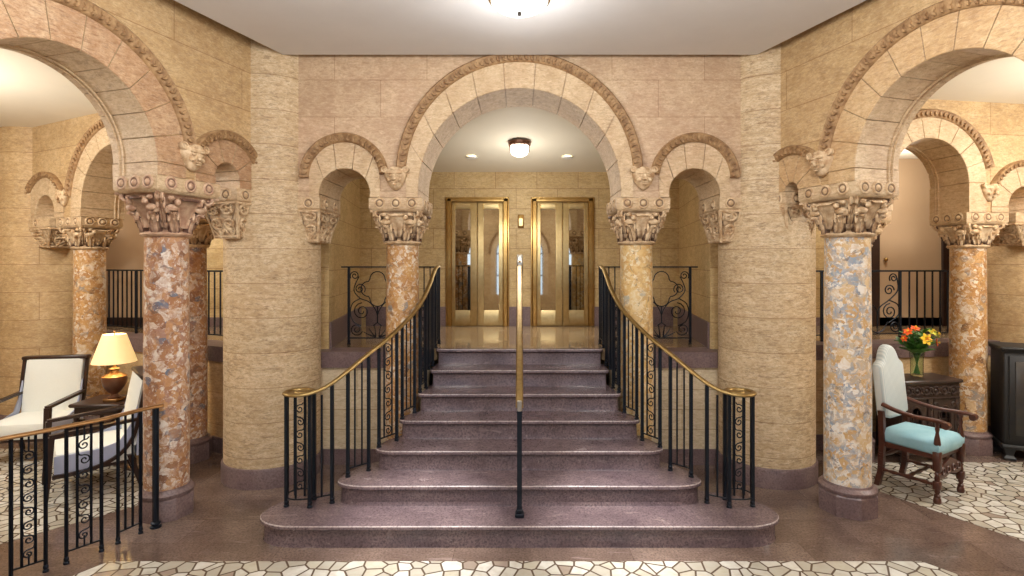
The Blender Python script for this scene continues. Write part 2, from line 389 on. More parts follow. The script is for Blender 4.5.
# ------------------------------------------------------------------ arcade builder
class Frame:
    def __init__(s, O, e, n): s.O = V(O[0], O[1], 0); s.e = V(e[0], e[1], 0).normalized(); s.n = V(n[0], n[1], 0).normalized()
    def p(s, a, t, z): return s.O + s.e * a + s.n * t + V(0, 0, z)
    def uv(s):
        def f(co, nr):
            d = co - s.O; a = d.dot(s.e); t = d.dot(s.n)
            if abs(nr.dot(s.n)) > .5: return (a + 9, co.z + .05)
            if abs(nr.z) > .6: return (a + 9, t + 5)
            return (t + 5, co.z + .02)
        return f
def arc_pts(sc_, R, zs, z0, n=40):
    pts = [(sc_ - R, z0)] if zs > z0 + 1e-4 else []
    pts += [(sc_ - R * math.cos(PI * i / n), zs + R * math.sin(PI * i / n)) for i in range(n + 1)]
    if zs > z0 + 1e-4: pts.append((sc_ + R, z0))
    return pts
def arcade(name, fr, s0, s1, z0, zt, th, ops, mat, label, left_solid=None, right_solid=None):
    """ops: dict(s,R,st,rw,mw,nv)"""
    poly = []
    if left_solid is not None: poly += [(s0, 0), (left_solid, 0), (left_solid, z0)]
    else: poly += [(s0, z0)]
    for o in ops: poly += arc_pts(o['s'], o['R'] + .02, z0 + o['st'], z0)
    if right_solid is not None: poly += [(right_solid, z0), (right_solid, 0), (s1, 0)]
    else: poly += [(s1, z0)]
    poly += [(s1, zt), (s0, zt)]
    n = len(poly); mb = MB()
    vs = [fr.p(a, 0, z) for a, z in poly] + [fr.p(a, th, z) for a, z in poly]
    tris = tessellate_polygon([[V(a, z, 0) for a, z in poly]])
    fs = [tuple(t) for t in tris] + [tuple(i + n for i in reversed(t)) for t in tris]
    fs += [(i, (i + 1) % n, (i + 1) % n + n, i + n) for i in range(n)]
    mb.add(vs, fs)
    w = struct(mb.build(name, mat, uv=fr.uv(), smooth=30))
    for o in ops:
        R, rw, st, S = o['R'], o['rw'], o['st'], o['s']; zs = z0 + st; nv = o['nv']
        dz = o.get('dz', 0); ro = R + rw
        # voussoirs
        vb = MB(); g = .0035
        lo, hi = o.get('clip', (-99, 99))
        for k in range(nv):
            a0 = PI * k / nv; a1 = PI * (k + 1) / nv
            m = 6
            rings = []
            for q in range(m + 1):
                a = lerp(a0, a1, q / m); off = 0
                ca, sa = -math.cos(a), math.sin(a)
                # tangential gap at the joints
                dt = g if q == 0 else (-g if q == m else 0)
                tx, tz = math.sin(a) * dt, math.cos(a) * dt
                def pt(r, t): 
                    aa = min(max(S + r * ca + tx, lo), hi)
                    return fr.p(aa, t, zs + r * sa + tz)
                b = .006
                def po(t): p = pt(ro, t); p.z += dz; return p
                rings.append([pt(R + b, -.014), po(-.014), po(.05), pt(R + .05, .06), pt(R + .05, th - .06), po(th - .05), po(th + .014), pt(R + b, th + .014), pt(R, th + .008), pt(R, -.008)])
            vb.loft(rings)
        if st + dz > .03:
            for sg in (-1, 1):
                xi = S + sg * R; xo = min(max(S + sg * ro, lo), hi)
                if (xo - xi) * sg > .02:
                    q4 = lambda z, zo: [fr.p(a_, t, zz_) for a_, t, zz_ in ((xi, -.014, z), (xo, -.014, zo), (xo, .05, zo), (xi + sg * .04, .06, z), (xi + sg * .04, th - .06, z), (xo, th - .05, zo), (xo, th + .014, zo), (xi, th + .014, z))]
                    vb.loft([q4(z0, z0), q4(zs - .0035, zs + dz - .0035)] if st > .01 else [q4(z0, z0), q4(z0 + .001, zs + dz - .0035)])
        vr = vb.build('voussoir_ring', [o.get('mat', M_vous), M_vous], w, smooth=30)
        for pgn in vr.data.polygons: pgn.material_index = 0 if pgn.normal.dot(fr.n) < -.5 else 1
        # soffit ribs
        if o.get('rib'):
            rb = MB()
            for tt in (th - .10, th - .06):
                rb.tube([fr.p(a, tt, z) for a, z in arc_pts(S, R + .002, zs, z0, 40)], .011, 6)
            rb.build('soffit_rib', M_vous, w)
        # leaf moulding over the ring
        mw = o['mw']; r0 = R + rw; mo = MB(); rings = []
        A0, A1 = o.get('arc', (0, PI)); nn = 72
        for q in range(nn + 1):
            a = lerp(A0, A1, q / nn); ca, sa = -math.cos(a), math.sin(a)
            def pt(r, t): return fr.p(S + r * ca, t, zs + dz + r * sa)
            rings.append([pt(r0, .02), pt(r0, -.028), pt(r0 + mw * .15, -.04), pt(r0 + mw * .8, -.052), pt(r0 + mw, -.062), pt(r0 + mw + .012, -.05), pt(r0 + mw + .012, .02)])
        mo.loft(rings)
        L = (A1 - A0) * (r0 + mw / 2); nl = int(L / .055)
        for q in range(nl):
            a = lerp(A0, A1, (q + .5) / nl); ca, sa = -math.cos(a), math.sin(a)
            rad = fr.e * ca + V(0, 0, sa); tan = fr.e * sa + V(0, 0, -ca)
            cc = fr.p(S + (r0 + mw * .5) * ca, -.05, zs + dz + (r0 + mw * .5) * sa)
            for sg in (-1, 1):
                d = (rad * sg * .8 + tan * .6).normalized()
                u = d.cross(fr.n).normalized()
                M = Matrix((( d.x, u.x, fr.n.x), (d.y, u.y, fr.n.y), (d.z, u.z, fr.n.z)))
                mo.ball(cc + d * mw * .2, (mw * .34, .013, .016), M.to_4x4(), 6, 4)
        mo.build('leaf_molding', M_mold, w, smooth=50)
    return w

def mask(fr, s, z, w, sz=.16, mat=None):
    """small carved head on the wall where two mouldings meet"""
    mb = MB(); n = 16
    rings = []
    prof = [(-.62, .10), (-.5, .28), (-.3, .44), (-.05, .56), (.2, .66), (.42, .66), (.55, .5), (.62, .2)]
    for zz, r in prof:
        rings.append([fr.p(s + sz * r * math.cos(2 * PI * i / n), -.02 - sz * .42 * (r / .66) ** .7 * math.sin(2 * PI * i / n), z + sz * zz) for i in range(n)])
    mb.loft(rings)
    E = Matrix(((fr.e.x, fr.n.x, 0), (fr.e.y, fr.n.y, 0), (0, 0, 1))).to_4x4()
    def b(u, t, zz, r): mb.ball(fr.p(s + u * sz, -.02 + t * sz, z + zz * sz), tuple(x * sz for x in r), E, 10, 6)
    b(0, -.46, .02, (.10, .14, .2)); b(0, -.5, -.08, (.14, .1, .08))
    for sg in (-1, 1):
        b(sg * .24, -.38, .13, (.1, .07, .06)); b(sg * .24, -.40, .27, (.2, .09, .06))
        b(sg * .3, -.3, -.1, (.13, .12, .13)); b(sg * .58, -.1, .5, (.2, .15, .2))
        mb.torus(fr.p(s + sg * .6 * sz, -.02 - .22 * sz, z + .5 * sz), .14 * sz, .06 * sz, fr.n, 12, 6)
    b(0, -.4, -.24, (.2, .07, .04)); b(0, -.38, -.34, (.16, .08, .06)); b(0, -.3, .52, (.3, .14, .14))
    return mb.build('carved_mask', mat or M_carve, w, smooth=60)

# ------------------------------------------------------------------ columns and capitals
def roundel(p, ax, r, mat, parent):
    ax = Vector(ax).normalized(); M = Matrix.Translation(p) @ ax.to_track_quat('Z', 'Y').to_matrix().to_4x4()
    MB().lathe([(r * 1.25, -.004), (r * 1.25, .003), (r * 1.1, .010), (r * .92, .010), (r * .78, .002), (r * .62, .002), (r * .5, .010), (r * .25, .017), (.001, .019)], 20, M).build('roundel', mat, parent, smooth=50)
def capital(root, C, A, fr, ha, hb, zb, zm, zt, rs, mat, mat2, rounds=(3, 3)):
    """C shaft axis, A abacus centre, ha/hb half sizes along fr.e / fr.n"""
    n = 64; C = U(C); A = U(A); H = zm - zb
    def S(th, f, off=0):
        g = max(0, min(1, f)) ** 1.5
        cth, sth = math.cos(th), math.sin(th)
        ex = 2 / 5.0
        rx = (ha - .035) * math.copysign(abs(cth) ** ex, cth); ry = (hb - .035) * math.copysign(abs(sth) ** ex, sth)
        x = lerp(rs * 1.02 * cth, rx, g); y = lerp(rs * 1.02 * sth, ry, g)
        k = 1 + off / max(.05, math.hypot(x, y))
        ctr = C.lerp(A, g)
        return ctr + fr.e * (x * k) + fr.n * (y * k) + V(0, 0, zb + H * f)
    cap = MB()
    cap.lathe([(rs * .95, -.035), (rs * 1.12, -.03), (rs * 1.2, -.012), (rs * 1.12, .004), (rs * 1.0, .008)], 40, Matrix.Translation(C + V(0, 0, zb)))
    m = 18
    cap.loft([[S(2 * PI * i / n, q / m, -.012 + .010 * noise.noise(V(i * .7, q * .8, C.x * 7))) for i in range(n)] for q in range(m + 1)])
    def leaf(th, f0, f1, w, curl, lift=.012, nv=8, nu=6):
        g = []
        for j in range(nv + 1):
            v = j / nv; f = lerp(f0, f1, min(v, .86) / .86) if v < .86 else f1 - (v - .86) * .5
            hw = w * (math.sin(PI * min(.96, .25 + v * .73)) ** .8)
            hw *= 1 + .14 * math.sin(v * 22)
            out = lift + curl * max(0, v - .35) ** 1.6 * 2.2
            row = []
            for i in range(nu + 1):
                u = i / nu * 2 - 1
                row.append(S(th + u * hw, f, out + .016 * (1 - abs(u)) + .007 * math.cos(u * 9)))
            g.append(row)
        back = [[p + (C.lerp(A, .5) + V(0, 0, p.z) - p).normalized() * .022 for p in r] for r in g]
        rings = [g[j] + list(reversed(back[j])) for j in range(nv + 1)]
        cap.loft(rings)
    for k in range(8): leaf(2 * PI * (k + .5) / 8, .0, .52, .30, .05)
    for k in range(8): leaf(2 * PI * k / 8, .12, .88, .27, .045)
    for k in range(4):  # corner volutes
        th = PI / 4 + k * PI / 2
        leaf(th, .25, 1.0, .2, .05, .02)
        p = S(th, .9, .02)
        ax = (fr.e * -math.sin(th) + fr.n * math.cos(th))
        for off in (-.018, .018):
            cap.torus(p + ax * off, .032, .013, ax, 14, 6)
        cap.ball(p, .018)
    E0 = Matrix(((fr.e.x, fr.n.x, 0), (fr.e.y, fr.n.y, 0), (0, 0, 1)))
    for k in range(4):  # pairs of carved beasts on each face
        for sg in (-1, 1):
            th = k * PI / 2 + sg * .34
            R = (E0 @ Matrix.Rotation(k * PI / 2 + PI / 2, 3, 'Z')).to_4x4()
            def bb(dth, f, off, r): cap.ball(S(th + dth * sg, f, off), r, R, 10, 6)
            bb(0, .62, .035, (.055, .026, .03)); bb(-.2, .76, .045, (.024, .024, .027)); bb(.2, .58, .03, (.03, .024, .034))
            bb(-.14, .44, .03, (.013, .013, .045)); bb(.02, .42, .028, (.012, .013, .04)); bb(.22, .40, .028, (.013, .013, .045))
            bb(.3, .74, .03, (.012, .014, .05)); bb(-.05, .86, .02, (.03, .018, .02))
    o = cap.build('capital', mat, root, smooth=55)
    ab = MB()
    def ring(d, z): return [A + fr.e * (sx * (ha - d)) + fr.n * (sy * (hb - d)) + V(0, 0, z) for sx, sy in ((-1, -1), (1, -1), (1, 1), (-1, 1))]
    ab.loft([ring(.03, zm - .012), ring(.012, zm), ring(.004, zm + .012), ring(.0, zm + .02), ring(.0, zt - .004), ring(.006, zt)])
    ab.build('abacus', mat2, o, smooth=30)
    zc = (zm + zt) / 2 + .006; r = (zt - zm) * .37
    for (d, t, hw, hd, nn) in ((fr.e, fr.n, ha, hb, rounds[0]), (fr.n, fr.e, hb, ha, rounds[1])):
        for sg in (-1, 1):
            for q in range(nn):
                p = A + d * ((q - (nn - 1) / 2) * hw * 2 / (nn + .35)) + t * (sg * hd) + V(0, 0, zc)
                roundel(p, t * sg, r, mat, o)
    return o
def column(label, C, A, fr, ha, hb, zb, zm, zt, r, mat, z0=0, cmat=None, base_r=None):
    root = thing('marble_column', label, 'column', (C[0], C[1], z0))
    br = base_r or r * 1.28
    T = Matrix.Translation(V(C[0], C[1], z0)); b = MB()
    rot = math.atan2(fr.e.y, fr.e.x) + PI / 8
    b.lathe([(br * 1.03, 0), (br * 1.03, .165), (br * .98, .18)], 8, T, ph=rot)
    b.lathe([(br * .96, .178), (br * .99, .19), (br * .99, .21), (br * .93, .225), (r * 1.08, .235), (r * 1.05, .25), (r * .9, .252)], 40, T)
    b.build('base', M_base, root, smooth=35)
    s = MB().lathe([(r, .245), (r * 1.01, .9), (r, 1.5), (r * .965, zb - z0)], 48, T)
    s.build('shaft', mat, root, smooth=40)
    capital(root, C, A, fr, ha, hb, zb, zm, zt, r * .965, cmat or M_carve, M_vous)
    return root

def corbel(parent, fr, s_top, s_bot, t_top, t_bot, zb, zm, zt, rounds=1, mat=None):
    """half capital growing out of a pier; s ranges along the wall, t through it"""
    mb = MB(); m = 10; n = 40
    def rect(sr, tr, z, k):
        out = []
        for i in range(n):
            a = 2 * PI * i / n; ca, sa = math.cos(a), math.sin(a)
            x = math.copysign(abs(ca) ** .3, ca); y = math.copysign(abs(sa) ** .3, sa)
            d = .010 * math.sin(i * 2.5 + k * 2.2) + .012 * noise.noise(V(i * .9, k * 1.1, z))
            hx = (sr[1] - sr[0]) / 2 + d; hy = (tr[1] - tr[0]) / 2 + d
            out.append(fr.p((sr[0] + sr[1]) / 2 + x * hx, (tr[0] + tr[1]) / 2 + y * hy, z))
        return out
    rings = []
    for k in range(m + 1):
        f = (k / m) ** 1.25
        rings.append(rect((lerp(s_bot[0], s_top[0], f), lerp(s_bot[1], s_top[1], f)), (lerp(t_bot[0], t_top[0], f), lerp(t_bot[1], t_top[1], f)), lerp(zb, zm, k / m), k))
    mb.loft(rings)
    # vine scrolls and leaves carved on the faces
    def fp(u, v):   # front face
        g = v ** 1.25
        return fr.p(lerp(lerp(s_bot[0], s_bot[1], u), lerp(s_top[0], s_top[1], u), g), lerp(t_bot[0], t_top[0], g) - .006, lerp(zb, zm, v))
    def sp(k):
        def f(u, v):
            g = v ** 1.25
            return fr.p(lerp(s_bot[k], s_top[k], g) + (.006 if k else -.006), lerp(lerp(t_bot[0], t_bot[1], u), lerp(t_top[0], t_top[1], u), g), lerp(zb, zm, v))
        return f
    for F, two in ((fp, 0), (sp(0), 1), (sp(1), 1)):
        for cu in ((.27, .73) if two else (.5,)):
            w_ = .22 if two else .42
            for cv, sg in ((.78, 1), (.42, -1)):
                pts = [F(cu + w_ * (.15 + .85 * i / 20) * math.cos(sg * i / 20 * 2.6 * PI), cv + .17 * (.15 + .85 * i / 20) * math.sin(sg * i / 20 * 2.6 * PI)) for i in range(21)]
                mb.tube(pts, .010, 6, .014)
                for a_ in range(5): mb.ball(F(cu + w_ * .55 * math.cos(a_ * 1.26), cv + .10 * math.sin(a_ * 1.26)), .013, None, 8, 5)
            mb.tube([F(cu, .02), F(cu - .05, .12), F(cu + .03, .26)], .012, 6, .016)
            for a_ in (-1, 1): mb.tube([F(cu, .04), F(cu + a_ * w_ * .6, .14), F(cu + a_ * w_ * .9, .24)], .010, 6, .014)
        for v in (.06, .97): mb.tube([F(u / 6, v) for u in range(7)], .011, 6)
        for u in (.0, 1.0): mb.tube([F(u, v / 8) for v in range(9)], .012, 6)
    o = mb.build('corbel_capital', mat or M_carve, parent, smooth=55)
    ab = MB()
    def ring(d, z): return [fr.p(a, t, z) for a, t in ((s_top[0] + d, t_top[0] + d), (s_top[1] - d, t_top[0] + d), (s_top[1] - d, t_top[1] - d), (s_top[0] + d, t_top[1] - d))]
    ab.loft([ring(.012, zm - .01), ring(-.004, zm + .01), ring(-.01, zm + .02), ring(-.01, zt - .002), ring(-.004, zt)])
    ab.build('abacus', M_vous, o, smooth=30)
    zc = (zm + zt) / 2 + .005; r = (zt - zm) * .37
    ps = [(fr.p((s_top[0] + s_top[1]) / 2, t_top[0] - .01, zc), -fr.n)]
    for q in range(2):
        t = lerp(t_top[0], t_top[1], .27 + .46 * q)
        ps += [(fr.p(s_top[1] + .01, t, zc), fr.e), (fr.p(s_top[0] - .01, t, zc), -fr.e)]
    for p, ax in ps: roundel(p, ax, r, mat or M_carve, o)
    return o
def pier(label, C, r, ztop, mat=None, base=True, name='travertine_column'):
    root = thing(name, label, 'column', (C[0], C[1], 0))
    T = Matrix.Translation(V(C[0], C[1], 0)); b = MB()
    b.lathe([(r * 1.045, 0), (r * 1.045, .17), (r * 1.03, .185), (r * .98, .19)], 56, T)
    b.build('base', M_base, root, smooth=35)
    s = MB(); n = 72; rs = []
    zs = [.18, 1.0, 2.0, 3.0, ztop]
    s.lathe([(r, z) for z in zs], n, T)
    cxy = V(0, 0, 0)
    def uv(co, nr):
        a = math.atan2(co.x, -co.y); return (a * r + 20, co.z + .045)
    s.build('shaft', mat or M_pier, root, smooth=40, uv=uv)
    return root

# --- front arcade ------------------------------------------------------------
FF = Frame((0, DW), (1, 0), (0, 1)); TH = .61
SMALL = dict(R=.247, st=.034, rw=.096, dz=.158, mw=.075, nv=5)
wf = arcade('wall_front', FF, -2.25, 2.25, ZF, 4.58, TH, [
    dict(SMALL, s=-1.70, arc=(.0, PI * .97)),
    dict(s=0, R=.985, st=.075, rw=.118, dz=.134, mw=.08, nv=11, arc=(PI * .0, PI * 1.0)),
    dict(SMALL, s=1.70, arc=(PI * .03, PI))], M_front, 'front')
for sg in (-1, 1): mask(FF, sg * 1.20, 2.945, wf, .17)
pl = pier('round plain travertine column left of the staircase, behind the left scrolled handrail end', (-2.514, 5.625), .456, 4.56)
pr = pier('round plain travertine column right of the staircase, behind the right scrolled handrail end', (2.514, 5.625), .456, 4.56)
corbel(pl, FF, (-2.15, -1.952), (-2.13, -2.0), (0.0, .60), (.1, .42), 2.335, 2.645, ZF)
corbel(pr, FF, (1.952, 2.15), (2.0, 2.13), (0.0, .60), (.1, .42), 2.335, 2.645, ZF)
for sg, lb, mt in ((-1, 'slender gold-veined marble column left of the stairs, behind the left handrail', M_br_gold), (1, 'slender pale yellow marble column right of the stairs, behind the right handrail', M_br_pale)):
    column(lb, (sg * 1.187, 5.585), (sg * 1.205, DW + TH / 2), FF, .262, TH / 2 + .0, 2.344, 2.645, ZF, .165, mt)

# --- side arcades ------------------------------------------------------------
ZL, ZR = 2.815, 2.792; THS = .44
FL = Frame((-2.529, 5.165), (-.292, -.956), (-.956, .292))
FR = Frame((2.448, 5.2), (.292, -.956), (.956, .292))
wl = arcade('wall_left', FL, -.05, 9.2, ZL, 4.58, THS, [
    dict(s=.275, R=.135, mat=M_vous_red, st=.07, rw=.20, mw=.07, nv=5, clip=(.0, .62), arc=(.0, PI * .86)),
    dict(s=.957 + .65, R=.65, mat=M_vous_red, st=.10, rw=.253, mw=.08, nv=11, clip=(.63, 9), rib=True, arc=(PI * .06, PI))], M_side, 'l', right_solid=2.40)
wr = arcade('wall_right', FR, -.05, 9.2, ZR, 4.58, THS, [
    dict(s=.17, R=.075, mat=M_vous_tan, st=.0, rw=.25, mw=.07, nv=5, clip=(.0, .50), arc=(.0, PI * .84)),
    dict(s=.837 + .66, R=.66, mat=M_vous_tan, st=.10, rw=.253, mw=.08, nv=11, clip=(.51, 9), rib=True, arc=(PI * .06, PI))], M_side, 'r', right_solid=2.30)
mask(FL, .65, 2.99, wl, .17); mask(FR, .525, 2.97, wr, .17)
corbel(pl, FL, (-.02, .16), (-.05, .06), (0, .42), (.08, .34), 2.36, ZL - .125, ZL)
corbel(pr, FR, (-.08, .09), (-.08, .02), (0, .42), (.08, .34), 2.36, ZR - .125, ZR)
def fc(fr, s, t): p = fr.p(s, t, 0); return (p.x, p.y)
column('rosy breccia column at the near end of the left railing', (-3.0, 4.68), fc(FL, .957 - .30, .22), FL, .30, .23, 2.38, ZL - .12, ZL, .168, M_br_left, cmat=M_carve_red, base_r=.205)
column('grey and cream breccia column beside the blue-seated armchair', (2.84, 4.765), fc(FR, .837 - .29, .22), FR, .295, .23, 2.38, ZR - .12, ZR, .181, M_br_right, base_r=.228)

# --- inner arcades of the two lounges ---------------------------------------
ZI = 2.69; THI = .46
eL = V(-1.796, .9, 0).normalized(); nL = V(.448, .894, 0)
FIL = Frame((-3.594 - nL.x * .23, 6.0 - nL.y * .23), (eL.x, eL.y), (nL.x, nL.y))
wil = arcade('wall_lounge_left', FIL, -.95, 3.9, ZI, 4.1, THI, [
    dict(s=1.005, R=.70, st=.10, rw=.22, mw=.07, nv=11, clip=(-2, 2.06), arc=(0, PI * .95), rib=True),
    dict(s=2.545, R=.235, st=.06, rw=.22, mw=.06, nv=5, clip=(2.07, 3.02), arc=(PI * .12, PI * .92))], M_side, 'il', right_solid=3.02)
mask(FIL, 2.07, 2.92, wil, .15)
column('rosy marble column close behind the front left column, at the raised corridor', (-3.594, 6.0), (-3.594, 6.0), FIL, .29, .23, 2.33, ZI - .12, ZI, .165, M_br_left)
column('golden marble column behind the lamp and the left lounge chairs', (-5.39, 6.9), (-5.39, 6.9), FIL, .29, .23, 2.33, ZI - .12, ZI, .168, M_br_gold)
p3 = pier('broad plain travertine column at the left edge, behind the leftmost armchair', fc(FIL, 3.27, .27), .47, 4.05, M_side)
corbel(p3, FIL, (2.40, 3.04), (2.62, 3.02), (-.02, .44), (.06, .40), 2.33, ZI - .12, ZI)

eR = V(1.45, .22, 0).normalized(); nR = V(-eR.y, eR.x, 0)
FIR = Frame((3.67 - nR.x * .23, 6.06 - nR.y * .23), (eR.x, eR.y), (nR.x, nR.y))
wir = arcade('wall_lounge_right', FIR, -.95, 4.6, ZI, 4.1, THI, [
    dict(s=.745, R=.47, st=.32, rw=.22, mw=.07, nv=9, clip=(-2, 1.44), arc=(0, PI * .93), rib=True),
    dict(s=1.955, R=.235, st=.06, rw=.22, mw=.06, nv=5, clip=(1.47, 2.45), arc=(PI * .08, PI * .9))], M_side, 'ir', right_solid=2.45)
mask(FIR, 1.47, 2.90, wir, .15)
column('mottled marble column mostly hidden behind the grey and cream breccia column', (3.67, 6.06), (3.67, 6.06), FIR, .27, .23, 2.33, ZI - .12, ZI, .165, M_br_gold)
column('golden breccia column between the carved cabinet and the black chest', (5.12, 6.28), fc(FIR, 1.467, .23), FIR, .27, .23, 2.33, ZI - .12, ZI, .172, M_br_gold)
p4 = pier('rounded plain travertine column at the right edge, behind the black chest', (6.3, 6.72), .52, 4.05, M_side)
corbel(p4, FIR, (1.80, 2.47), (2.0, 2.45), (-.02, .44), (.06, .40), 2.33, ZI - .12, ZI)

# --- lounge shells ------------------------------------------------------------
def wall(name, a, b, z0, z1, th, mat, side=1, label=None):
    a = V(*a, 0); b = V(*b, 0); e = (b - a).normalized(); n = V(-e.y, e.x, 0) * side
    fr = Frame(a, e, n); mb = MB()
    L = (b - a).length
    mb.loft([[fr.p(s, t, z) for s, t in ((0, 0), (L, 0), (L, th), (0, th))] for z in (z0, z1)])
    return struct(mb.build(name, mat, uv=fr.uv(), smooth=0))
flat('ceiling_lounge_left', [(-2.9, 5.4), (-2.75, 6.2), (-3.4, 6.2), (-6.9, 8.0), (-8.8, 8.0), (-8.8, 1.0), (-4.2, 1.0)], 3.93, M_ceil_w)
flat('ceiling_lounge_right', [(2.9, 5.4), (2.75, 6.2), (3.4, 6.3), (8.8, 7.0), (8.8, 1.0), (4.2, 1.0)], 3.95, M_ceil_w)
wall('wall_lounge_left_end', (-8.6, 1.0), (-8.6, 8.3), 0, 3.93, .15, M_side, 1)
wall('wall_lounge_left_near', (-8.6, 1.1), (-4.2, 1.1), 0, 3.93, .15, M_side, -1)
wall('wall_lounge_right_end', (8.6, 1.0), (8.6, 8.3), 0, 3.95, .15, M_side, -1)
wall('wall_lounge_right_near', (4.2, 1.1), (8.6, 1.1), 0, 3.95, .15, M_side, -1)
wall('wall_lounge_left_beyond', (-8.6, 8.05), (-6.6, 7.6), 0, 3.93, .15, M_side, 1)
# far side of the hall
wall('wall_back', (-5.0, YB), (5.0, YB), 0, 4.3, .2, M_hall, 1)
wall('wall_corridor_left', (-8.9, YB), (-5.0, YB), 0, 4.3, .2, M_brown, 1)
wall('wall_corridor_right', (5.0, YB), (8.9, YB), 0, 4.3, .2, M_brown, 1)
for sg, nm in ((-1, 'left'), (1, 'right')):
    wall('wall_landing_' + nm, (sg * 2.08, 6.0), (sg * 2.39, YB), ZD - .1, 4.3, .22, M_hall, -sg)
# corridor ceilings, landing ceiling (falls gently to the elevator wall)
flat('ceiling_corridor_left', [(-2.3, 5.96), (-2.3, YB), (-8.9, YB), (-8.9, 8.3), (-5.4, 7.1), (-2.9, 5.96)], 3.75, M_ceil_l)
flat('ceiling_corridor_right', [(2.3, 5.96), (2.3, YB), (8.9, YB), (8.9, 7.0), (3.6, 6.3), (2.9, 5.96)], 3.75, M_ceil_l)
def zl(y): return 3.86 - .157 * (y - 5.95)
mb = MB(); mb.loft([[V(x, y, zl(y) + d) for x, d in ((-2.5, 0), (2.5, 0), (2.5, .06), (-2.5, .06))] for y in (5.9, 8.3)])
struct(mb.build('ceiling_landing', M_ceil_l, smooth=0))

# ------------------------------------------------------------------ raised corridor level
def line(fr, s, t): p = fr.p(s, t, 0); return (p.x, p.y)
YR = 5.82
edge_l = [(-.88, YR + .2), (-.95, YR), (-2.3, YR), (-2.75, 6.0)]
pl_l = [line(FIL, -.5, .53), line(FIL, 3.9, .53)]
pl_r = [line(FIR, -.5, .53), line(FIR, 4.4, .53)]
left_poly = [(0, 6.1), (-.9, 6.1), (-.97, YR + .02), (-2.3, YR + .02), (-2.8, 6.05)] + pl_l + [(-8.8, 8.2), (-8.8, 8.26), (0, 8.26)]
right_poly = [(0, 6.1), (.9, 6.1), (.97, YR + .02), (2.3, YR + .02), (2.8, 6.05)] + pl_r + [(8.8, 7.1), (8.8, 8.26), (0, 8.26)]
flat('floor_landing_left', left_poly, ZD - .001, M_dais, .12); flat('floor_landing_right', right_poly, ZD - .001, M_dais, .12)
def band(name, pts, z0, z1, th, mat, out=0.0):
    mb = MB()
    for a, b in zip(pts[:-1], pts[1:]):
        a = V(*a, 0); b = V(*b, 0); e = (b - a).normalized(); n = V(-e.y, e.x, 0)
        if n.y < 0: n = -n
        mb.loft([[q + V(0, 0, z) for q in (a - n * out, b - n * out, b + n * th, a + n * th)] for z in (z0, z1)])
    fr = Frame(pts[0], (pts[-1][0] - pts[0][0], pts[-1][1] - pts[0][1]), (0, 1))
    return struct(mb.build(name, mat, uv=fr.uv(), smooth=0))
for nm, sg in (('left', -1), ('right', 1)):
    pts = [(sg * .97, YR), (sg * 2.25, YR)]
    band('wall_dais_' + nm, pts, 0, ZD - .15, .15, M_dwall)
    band('baseboard_dais_' + nm, pts, 0, .165, .05, M_base, .02)
    band('trim_coping_' + nm, pts, ZD - .165, ZD + .002, .3, M_base, .025)
    fr = FIL if sg < 0 else FIR
    pts = [line(fr, -.7, .5), line(fr, 3.9 if sg < 0 else 4.4, .5)]
    band('wall_plinth_' + nm, pts, 0, ZD - .15, .12, M_side)
    band('baseboard_plinth_' + nm, pts, 0, .17, .05, M_base, .02)
    band('trim_plinth_coping_' + nm, pts, ZD - .165, ZD + .004, .3, M_base, .03)
# skirtings of the landing
def skirt(name, a, b, h=.29, mat=None, z=ZD, out=.02):
    return band(name, [a, b], z, z + h, .03, mat or M_base, out)
skirt('baseboard_back_left', (-2.3, YB), (-1.09, YB)); skirt('baseboard_back_middle', (-.16, YB), (.16, YB)); skirt('baseboard_back_right', (1.09, YB), (2.3, YB))
for sg, nm in ((-1, 'left'), (1, 'right')):
    a = V(sg * 2.08, 6.02, 0); b = V(sg * 2.39, YB, 0); e = (b - a).normalized(); n = V(-e.y, e.x, 0) * sg
    mb = MB(); mb.loft([[q + V(0, 0, z) for q in (a, b, b + n * .02, a + n * .02)] for z in (ZD, ZD + .29)])
    struct(mb.build('baseboard_landing_' + nm, M_base, smooth=0))
    skirt('baseboard_corridor_' + nm, (sg * 5.0, YB), (sg * 8.8, YB), .13, M_wood)
    skirt('baseboard_corridor_stone_' + nm, (sg * 2.6, YB), (sg * 5.0, YB), .13, M_base)

# dark door casings in the right corridor, one on the left
def casing(n, x0, x1, z1):
    mb = MB(); y = YB - .05
    mb.bbox((x0 - .17, y, ZD), (x0, YB + .0, z1 + .1)); mb.bbox((x1, y, ZD), (x1 + .16, YB, z1 + .1)); pass
    d = struct(mb.build('door_%d' % n, M_wood, smooth=30))
    p = MB().box((x0, YB - .02, ZD + .01), (x1, YB, z1)); p.build('door_leaf', M_brown, d, smooth=0)
    k = MB(); k.ball((x0 + .08, YB - .06, ZD + 1.0), .028); k.bar((x0 + .08, YB - .06, ZD + 1.0), (x0 + .08, YB - .02, ZD + 1.0), .02); k.build('door_knob', M_brass, d)
# tall narrow dark jambs either side of a plain brown leaf
casing(3, 5.38, 6.31, 2.50)

